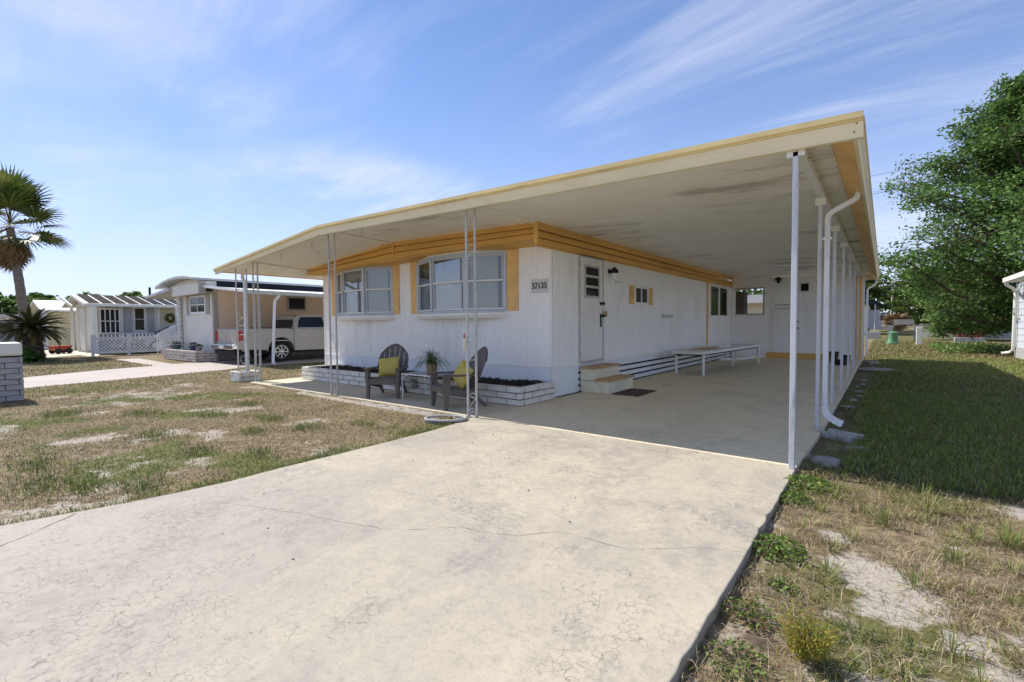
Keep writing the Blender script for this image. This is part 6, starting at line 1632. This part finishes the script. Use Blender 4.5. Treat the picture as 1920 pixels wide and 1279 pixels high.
rf = thing('red_flower_box', 'white trough with red flowers below the big tree', 'planter', (4.2,41,-.06))
MB().box(-.7,.7,-.2,.2,0,.34).build('trough','concrete_block',rf,local=True,bevel=.02)
g = np.random.default_rng(4); n = 260; c = np.stack([g.uniform(-.65,.65,n),g.normal(0,.12,n),.32+np.abs(g.normal(0,.16,n))],-1); V,F,C = leaf_quads(c,.12,5,[(.30,.02,.03),(.22,.02,.05),(.05,.09,.02)]); kind(np_mesh('flowers',V,F,'leaf',rf,C),'stuff')
wv = thing('white_yard_wall', 'long pale wall glimpsed through the low leaves of the big tree', 'wall', (6.0,48,0)); MB().box(2.2,11,48,48.2,0,1.05).build('panel','house_white',wv); MB().box(2.2,11,47.95,48.25,1.05,1.11).build('coping','concrete_block',wv)
g = np.random.default_rng(14); n = 2600; c = np.stack([g.uniform(1.9,4.6,n),g.uniform(27.2,34,n),np.abs(g.normal(0,.13,n))-.02],-1); V,F,C = leaf_quads(c,.11,15,LG*1.7); kind(tag(np_mesh('ground_vine',V,F,'leaf',None,C),'bright green creeping vine on the ground below the big tree','ground cover'),'stuff')
# browned dead palm
dp_ = thing('dead_palm', 'short palm with dead tan drooping fronds beyond the bench', 'palm', (.85,59,-.05))
MB().tube([(0,0,0),(.05,0,1.3)],[.22,.2],10).build('trunk','palm_bark',dp_,True,local=True)
for i in range(46):
    el = R(50-120*(i/46)); o = bpy.data.objects.new('dead_frond', br[i % 2]); COL.objects.link(o); o.parent = dp_; o.location = (0,0,1.35); o.rotation_euler = Euler((.3*math.sin(i*1.7),-el,i*2.39996),'XYZ'); o.scale = (.82,.82,.82)
up = thing('utility_pole', 'pale wooden utility pole rising above the far trees', 'pole', (.75,89,-.05)); MB().tube([(0,0,0),(.15,0,7.0)],[.16,.11],10).build('shaft','pole_wood',up,True,local=True); MB().box(-.6,.8,-.06,.06,6.3,6.42).build('crossarm','pole_wood',up,local=True)
for lb, a, b, s in (('upper overhead wire crossing the sky beside the big tree',(-9,56.5,14.7),(12,41,12.9),.5),('lower overhead wire crossing the sky beside the big tree',(-9,56.5,13.1),(12,41,11.5),.5)):
    a = Vector(a); b = Vector(b); tag(MB().tube([a+(b-a)*t_-Vector((0,0,s*4*t_*(1-t_))) for t_ in np.linspace(0,1,17)],.014,5).build('overhead_wire','wire',None,True),lb,'wire')
# white box truck and white house in the far gap
bt = thing('box_truck', 'white utility truck parked far behind the back yard', 'truck', (-.75,66,-.05))
MB().prism([(-1.6,.45),(-1.6,1.0),(-1.55,2.6),(.35,2.6),(.35,2.15),(.75,2.1),(1.15,1.35),(2.2,1.2),(2.35,.9),(2.3,.45)],'y',-.95,.95).build('body','car_white',bt,local=True,bevel=.05)
MB().add([(.4,-.957,1.4),(1.05,-.957,1.4),(.72,-.957,2.0),(.4,-.957,2.0)],[(0,1,2,3)]).build('side_window','window_dark',bt,local=True)
for x in (-.95,1.6): MB().lathe([(.2,-.12),(.42,-.12),(.42,.12),(.2,.12)],(x,-.86,.42),18,'y').build('wheel','tyre',bt,True,local=True)
h6 = thing('white_rear_house', 'pale teal white house with flat roof far behind the carport', 'house', (-4,60,0))
lap_wall(h6, (-7,60), (-1.35,60), 0, 2.5, .28, 'house_white'); MB().box(-7,-1.38,60.03,68,0,2.5).build('inner_shell','house_white',h6); MB().box(-7.4,-.6,59.4,68.5,3.0,3.35).build('roof','roof_dark',h6); MB().box(-7,-1.3,60,68,2.5,3.0).build('upper_wall','house_white',h6)
for x in (-.75,): MB().tube([(x,59.6,0),(x,59.6,3.0)],.06,8).build('post','post_grey',h6,True)
# cream shed and wooden screen seen through the utility opening
cs = thing('cream_shed', 'cream garden shed seen through the carport rear opening', 'shed', (-7,27,0))
lap_wall(cs, (-10,26.5), (-4.2,26.5), 0, 2.3, .3, 'house_cream'); MB().box(-10,-4.23,26.53,29,0,2.3).build('inner_shell','house_cream',cs); MB().box(-10.2,-4.0,26.1,29.2,2.3,2.7).build('roof','house_white',cs)
for k_ in [k for k in MT if MT[k].users == 0]: pass
